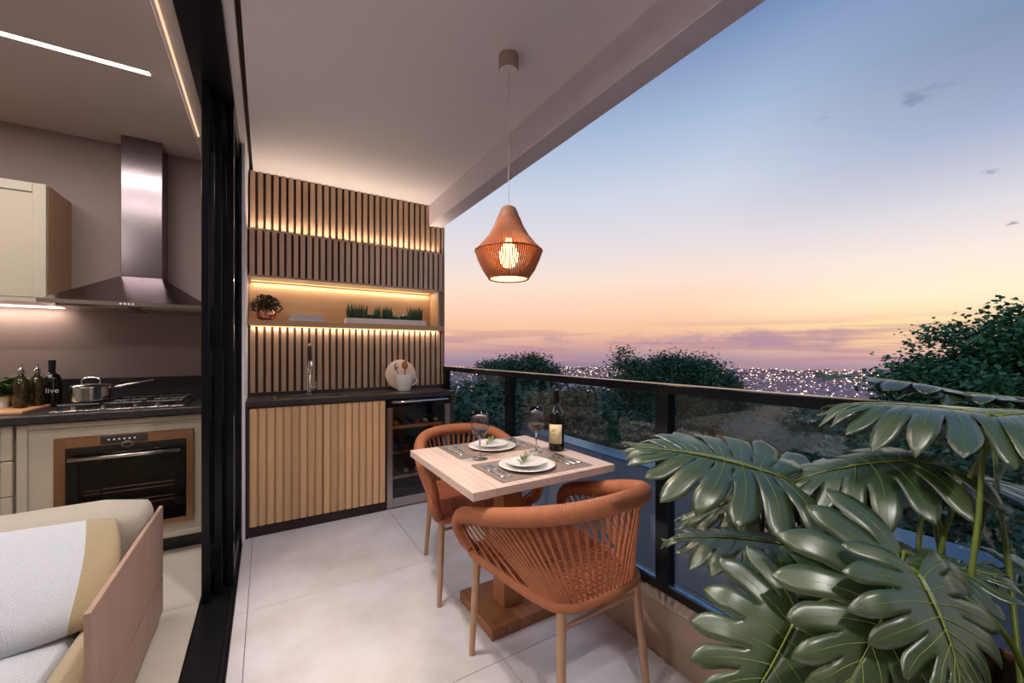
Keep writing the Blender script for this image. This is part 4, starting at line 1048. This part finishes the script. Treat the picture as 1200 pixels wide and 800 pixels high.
for i, (bp, tp_, w, nh, dr, sd, ho) in enumerate(leaves):
    p0 = wpt(*bp); p1 = wpt(*tp_); n = FW * nh[0] + UP * nh[1] + RT * nh[2]
    root, yv = monstera_leaf(mp_, p0, p1, w, n, dr, sd, .10, ho, seed=20 + i, nl=9 if w > .33 else 8)
    rnd = random.Random(i); s0 = SOIL + Vector((rnd.uniform(-.07, .07), rnd.uniform(-.1, .1), 0))
    mid_ = s0.lerp(root, .55) + Vector((0, 0, .10 if root.z > .75 else .16))
    b = NB(); pts = spline([s0, s0.lerp(mid_, .5) + Vector((rnd.uniform(-.02, .02), 0, .05)), mid_, root - yv * .02 + Vector((0, 0, -.015)), root], 7)
    nn = len(pts); tube(b, pts, [.0058 - .0024 * q / nn for q in range(nn)], 8); o = obj('petiole', b, M['petiole'], mp_, True); o.matrix_parent_inverse = parent_inv

# ================================================================== OUTSIDE
# added slab and blue stripe standing in for reflections in the balustrade glass
b = NB(); bx(b, 1.62, -14, -1.0, 5.14, 9.0, -.60); rs = struct('reflection_slab', b, M['reflection_grey'], label='added grey slab standing in for the floor reflected in the glass')
b = NB(); bx(b, 5.141, -14, -.66, 5.60, 9.0, -.585, .01); obj('reflection_stripe', b, mat('reflection_blue', (58, 112, 150), .3, metal=.85), rs)
# terrain
def terr(x, y):
    r = math.hypot(x, y)
    if r < 60: z = -5.2 + .35 * noise.noise(Vector((x * .12, y * .12, 0)))
    elif r < 260: z = -5.2 - 26 * ((r - 60) / 200) ** .9
    else: z = -31.2 - 29 * min(1, (r - 260) / 240)
    if 15 < r < 60: z += 1.1 * max(0, noise.noise(Vector((x * .06 + 3, y * .06, 4))))
    return z
V = []; F = []
rs_ = [3 + 2 * k for k in range(15)] + [34 + 4 * k for k in range(12)] + [90, 110, 140, 180, 230, 300, 400, 550, 800, 1200, 1590]
na = 72
for i, r in enumerate(rs_):
    for k in range(na + 1):
        a = R(-80) + R(200) * k / na; V.append((r * math.cos(a), r * math.sin(a), terr(r * math.cos(a), r * math.sin(a))))
for i in range(len(rs_) - 1):
    for k in range(na):
        a = i * (na + 1) + k; F.append((a, a + 1, a + na + 2, a + na + 1))
me = bpy.data.meshes.new('ground'); me.from_pydata(V, [], F)
gm = mat('ground_earth', (66, 58, 44), .95, var=1, vscale=.16, vcol=(34, 44, 34), bump=.3, bscale=1.5)
tag(obj('ground', me, gm, None, True), 'dark scrubby hillside and plain beyond the balcony', None, kind='structure')

# city: thousands of low buildings, and their lights
rnd = random.Random(11)
b = NB(); V = []; F = []; VL = []; FL = []
def addbox(V, F, x, y, z, w, d, h, rot):
    c, s = math.cos(rot), math.sin(rot); k = len(V)
    for zz_ in (0, h):
        for ax, ay in ((-w, -d), (w, -d), (w, d), (-w, d)): V.append((x + ax * c - ay * s, y + ax * s + ay * c, z + zz_))
    F.extend([(k + 4, k + 5, k + 6, k + 7), (k, k + 1, k + 5, k + 4), (k + 1, k + 2, k + 6, k + 5), (k + 2, k + 3, k + 7, k + 6), (k + 3, k, k + 4, k + 7)])
for i in range(9000):
    q = rnd.random(); r = 400 / (1 - q * .745)
    a = R(90) - (YAW + R(rnd.uniform(-14, 56)))
    x, y = r * math.cos(a), r * math.sin(a); z = terr(x, y) - 1
    w = rnd.uniform(3, 9); h = rnd.uniform(3, 9) if rnd.random() < .997 else rnd.uniform(12, 22)
    addbox(V, F, x, y, z, w, rnd.uniform(3, 8), h, rnd.uniform(0, 1.5))
    if rnd.random() < .8:
        s = r * .00055 * rnd.choice((.5, .6, .7, .8, 1, 1.2, 1.7)); addbox(VL, FL, x * .99, y * .99, z + h * rnd.uniform(.6, 1.2) + 1, s, s, s * 1.6, 0)
me = bpy.data.meshes.new('city_buildings'); me.from_pydata(V, [], F)
cm = mat('city_wall_haze', (190, 164, 172), .9, var=1, vscale=.02, vcol=(150, 138, 160))  # mauve haze over the city put into the wall colour
tag(obj('city_buildings', me, cm), 'distant city of low buildings on the plain below the horizon', 'buildings', kind='stuff')
me = bpy.data.meshes.new('city_lights'); me.from_pydata(VL, [], FL)
tag(obj('city_lights', me, emis('city_lamp', (255, 214, 178), 3)), 'distant street and window lights scattered over the city', 'lights', kind='stuff')

# trees
M['treeleaf'] = mat('tree_leaf', (70, 112, 82), .5, var=.5, vscale=1.2, vcol=(44, 84, 70))
M['bigleaf'] = mat('broad_leaf', (70, 130, 84), .5, var=.5, vscale=1.5, vcol=(40, 92, 70))
M['bark'] = mat('bark', (62, 50, 42), .9, bump=.5, bscale=12)
def crown_mesh(seed, rx, rz, clusters, per, size, cl_r, top_bias=.3, aspect=.35):
    rnd = random.Random(seed); V = []; F = []; cs = []
    for c in range(clusters):
        th = rnd.uniform(0, 2 * math.pi); el = math.asin(rnd.uniform(-.55, 1)); u = rnd.uniform(.55, 1)
        q = Vector((rx * u * math.cos(th) * math.cos(el), rx * u * math.sin(th) * math.cos(el), rz * u * math.sin(el))); cs.append(q)
        for i in range(per):
            d = Vector((rnd.gauss(0, 1), rnd.gauss(0, 1), rnd.gauss(0, .62)));  p = q + d * cl_r * .5
            o = Vector((rnd.gauss(0, 1), rnd.gauss(0, 1), rnd.gauss(-.25, .5))).normalized(); s = size * rnd.uniform(.6, 1.2)
            a = o.cross(Vector((rnd.gauss(0, .5), rnd.gauss(0, .5), 1))).normalized() * s * aspect; nn = o.cross(a).normalized() * s * .12
            k = len(V); V += [p, p + o * s * .45 + a - nn, p + o * s, p + o * s * .45 - a - nn]; F += [(k, k + 1, k + 2), (k, k + 2, k + 3)]
    me = bpy.data.meshes.new('foliage'); me.from_pydata([tuple(v) for v in V], [], F); me.update(); return me, cs
def tree(seed, loc, rx, rz, zc, label, name='bushy_tree', clusters=60, per=90, size=.16, cl_r=.45, m='treeleaf', group=None, aspect=.35):
    t = thing(name, label, 'tree' if 'tree' in name else 'shrub', (loc[0], loc[1], loc[2]), 0, group)
    me, cs = crown_mesh(seed, rx, rz, clusters, per, size, cl_r, aspect=aspect)
    o = obj('foliage', me, M[m], t, False, (0, 0, zc)); o['kind'] = 'stuff'
    b = NB(); H_ = max(.3, zc)
    tube(b, [(0, 0, -.2), (.06 * rx, 0, H_ * .5), (0, .05, H_)], [.05 * rx + .03, .04 * rx + .02, .02 * rx + .01], 8)
    for q in cs[::5]: tube(b, [(0, 0, H_ * .75), Vector((q.x * .5, q.y * .5, H_ * .9 + q.z * .4)), Vector((q.x, q.y, H_ + q.z))], [.02 * rx + .008, .012 * rx + .004, .003], 5, caps=False)
    obj('trunk', b, M['bark'], t, True); return t
def at_px(px, depth):
    p = wpt(px, 412, depth); return p.x, p.y
def place_tree(seed, px, depth, rx, ztop, label, rz=None, **k):
    x, y = at_px(px, depth); g = terr(x, y); rz = rz or rx * .8
    return tree(seed, (x, y, g), rx, rz, ztop - rz * 1.08 - g, label, **k)
place_tree(1, 790, 15, 1.9, 1.12, 'feathery tree rising above the handrail in the middle of the view', rz=1.0, clusters=120, per=170, size=.15, cl_r=.55, aspect=.22)
place_tree(2, 738, 14, .75, 1.52, 'slim leaning tree top at the left side of the middle tree', rz=1.2, clusters=26, per=110, size=.14, cl_r=.36, name='slender_tree', aspect=.22)
place_tree(3, 612, 17, 1.45, 1.22, 'feathery tree above the handrail right of the slatted wall', rz=1.1, clusters=80, per=170, size=.16, cl_r=.5, aspect=.22)
place_tree(4, 574, 15, .45, 1.44, 'slender tree top closest to the slatted wall', rz=1.2, clusters=15, per=110, size=.14, cl_r=.34, name='slender_tree', aspect=.22)
place_tree(5, 1215, 9.5, 2.7, 2.40, 'large broad leaved tree at the right edge of the photo', rz=2.3, clusters=190, per=170, size=.15, cl_r=.62, m='bigleaf', name='broadleaf_tree', aspect=.4)
place_tree(6, 1125, 10.5, 1.0, 1.45, 'low part of broad leaved growth left of the large right tree', rz=1.2, clusters=50, per=130, size=.14, cl_r=.5, m='bigleaf', name='broadleaf_tree', aspect=.4)
place_tree(7, 1085, 12, .6, .9, 'small broad leaved tree at the left foot of the large right tree', rz=.9, clusters=26, per=110, size=.14, cl_r=.45, m='bigleaf', name='broadleaf_tree', aspect=.4)
place_tree(8, 835, 20, 1.8, .15, 'dark tree behind the handrail between the middle tree and the city', rz=1.8, clusters=70, per=80, size=.28, cl_r=.6, aspect=.25)
place_tree(9, 708, 9.5, .32, .35, 'narrow dark cypress behind the glass right of the wine bottle', rz=1.9, clusters=60, per=60, size=.12, cl_r=.25, name='cypress_tree')
sh = [(545, 9, 1.3, .25), (585, 11, 1.5, .35), (628, 12.5, 1.5, .1), (560, 7.0, 1.0, -.8), (606, 8.4, 1.1, -.9), (540, 14, 2.0, .5), (665, 15, 1.5, .1),
      (760, 12, 1.0, -.5), (690, 20, 1.8, .2), (745, 22, 1.8, .2), (650, 8.0, .9, -1.7), (730, 7.6, .9, -2.5), (790, 7.4, .9, -2.7), (850, 8.6, 1.1, -1.9), (905, 9.5, 1.3, -1.1),
      (960, 12, 1.5, -.6), (1010, 9.0, 1.2, -.9), (1060, 8.0, 1.2, -.8), (1120, 7.0, 1.2, -.9), (1190, 7, 1.4, -.5), (980, 20, 2.0, -.4), (1050, 17, 2.0, -.2), (900, 26, 2.2, -.6), (840, 27, 2.0, -.5), (1130, 15, 2.0, .3),
      (620, 22, 2.4, .5), (560, 24, 2.6, .7), (700, 30, 2.8, .3), (780, 34, 3.0, .0), (860, 38, 3.0, -.5), (930, 40, 3.2, -.9), (1010, 36, 3.2, -.5), (1090, 30, 3.0, .1)]
protos = []
for q in range(4): protos.append(crown_mesh(100 + q, 1.0, .85, 60, 75, .13, .36, aspect=.35))
order = ['first', 'second', 'third', 'fourth', 'fifth', 'sixth', 'seventh', 'eighth', 'ninth', 'tenth', 'eleventh', 'twelfth', 'thirteenth', 'fourteenth', 'fifteenth', 'sixteenth', 'seventeenth', 'eighteenth', 'nineteenth', 'twentieth', 'twenty-first', 'twenty-second', 'twenty-third', 'twenty-fourth', 'twenty-fifth', 'twenty-sixth', 'twenty-seventh', 'twenty-eighth', 'twenty-ninth', 'thirtieth', 'thirty-first', 'thirty-second', 'thirty-third']
lo = sorted(range(len(sh)), key=lambda i: sh[i][0]); rank = {i: n for n, i in enumerate(lo)}
for i, (px, dp, rx, zt) in enumerate(sh):
    zt = min(zt, 1.24 - (.135 if px > 840 else .09) * dp)
    x, y = at_px(px, dp); g = terr(x, y); me, cs = protos[i % 4]
    far = 'far down the slope' if dp > 18 else ('close below the balcony' if dp < 9.6 else 'in the middle distance')
    t = thing('shrub', 'dark green shrub behind the glass, %s, %s shrub from the left' % (far, order[rank[i]]), 'shrub', (x, y, g), 0, 'shrubs on the hillside')
    o = obj('foliage', me, M['treeleaf'] if px < 1000 else M['bigleaf'], t, False, (0, 0, zt - .9 * rx - g)); o.scale = (rx, rx, rx); o.rotation_euler = (0, 0, i * 1.3); o['kind'] = 'stuff'
    b = NB(); tube(b, [(0, 0, -.2), (.05, 0, max(.3, zt - .9 * rx - g))], [.07, .03], 6); obj('stem', b, M['bark'], t)
# bare earth bank and boulders seen through the glass
def mound(px, depth, rx, ry, h, label, m, name='earth_mound', seed=0):
    x, y = at_px(px, depth); g = terr(x, y); b = NB()
    n, k = 12, 40; prof = []
    for i in range(n + 1):
        r = i / n; prof.append((max(.001, r), (1 - r * r) ** 1.3))
    lathe(b, prof[::-1], n=k, capt=False)
    for v in b.verts:
        f = 1 + .25 * noise.noise(v.co * 2.2 + Vector((seed, 0, 0)))
        v.co.x *= rx * f; v.co.y *= ry * f; v.co.z = v.co.z * h * (1 + .3 * noise.noise(v.co * .6)) - .4
    return tag(obj(name, b, m, None, True, (x, y, g)), label, 'hillside')
earth = mat('red_earth', (140, 88, 58), .95, var=1, vscale=1.0, vcol=(84, 62, 44), bump=.6, bscale=4)
sand = mat('ochre_earth', (158, 118, 82), .95, var=1, vscale=.5, vcol=(104, 84, 62), bump=.4, bscale=3)
mound(722, 19, 3.6, 4, 1.9, 'low bank of bare reddish earth behind the wine bottle and the handrail post', earth, seed=1)
mound(915, 21, 4.2, 4, 3.5, 'ochre earth mound behind the glass above the top monstera leaves', sand, seed=2)
mound(990, 17, 2.4, 3, 2.2, 'smaller ochre earth bank right of the larger mound', sand, seed=3)
stone = mat('boulder_stone', (150, 132, 118), .9, bump=.6, bscale=6)
for i, (px, dp, r_) in enumerate(((690, 17.5, .55), (722, 17.2, .75), (738, 15.5, .3))):
    x, y = at_px(px, dp); b = NB(); bmesh.ops.create_icosphere(b, subdivisions=3, radius=r_)
    for v in b.verts: v.co *= 1 + .3 * noise.noise(v.co * 2 / r_ * .6 + Vector((i, 0, 0))); v.co.z *= .5
    tag(obj('boulder', b, stone, None, True, (x, y, wpt(px, 501, dp).z - r_ * .2)), ('pale boulder left of the cypress behind the glass', 'large pale boulder right of the cypress behind the glass', 'small boulder on the reddish earth bank')[i], 'rock')
# small brown house
x, y = at_px(812, 27)
hs = thing('brown_house', 'small brown house behind the glass just right of the handrail post', 'house', (x, y, terr(x, y) - .5), -YAW)
hw = mat('brown_render', (104, 78, 60), .9, var=.2, vscale=1)
b = NB(); bx(b, -1.5, -1.5, 0, 1.5, 1.5, 3.8); obj('wall', b, hw, hs)
b = NB(); bx(b, -1.7, -1.7, 3.8, 1.7, 1.7, 3.95); obj('roof', b, M['darkwood'], hs)
for xx in (-.8, .6):
    b = NB(); bx(b, xx - .3, -1.53, 2.2, xx + .3, -1.5, 3.1); w_ = obj('window', b, M['black'], hs)
    b = NB(); bx(b, xx - .26, -1.54, 2.24, xx + .26, -1.531, 3.06); obj('pane', b, M['ovenglass'], w_)
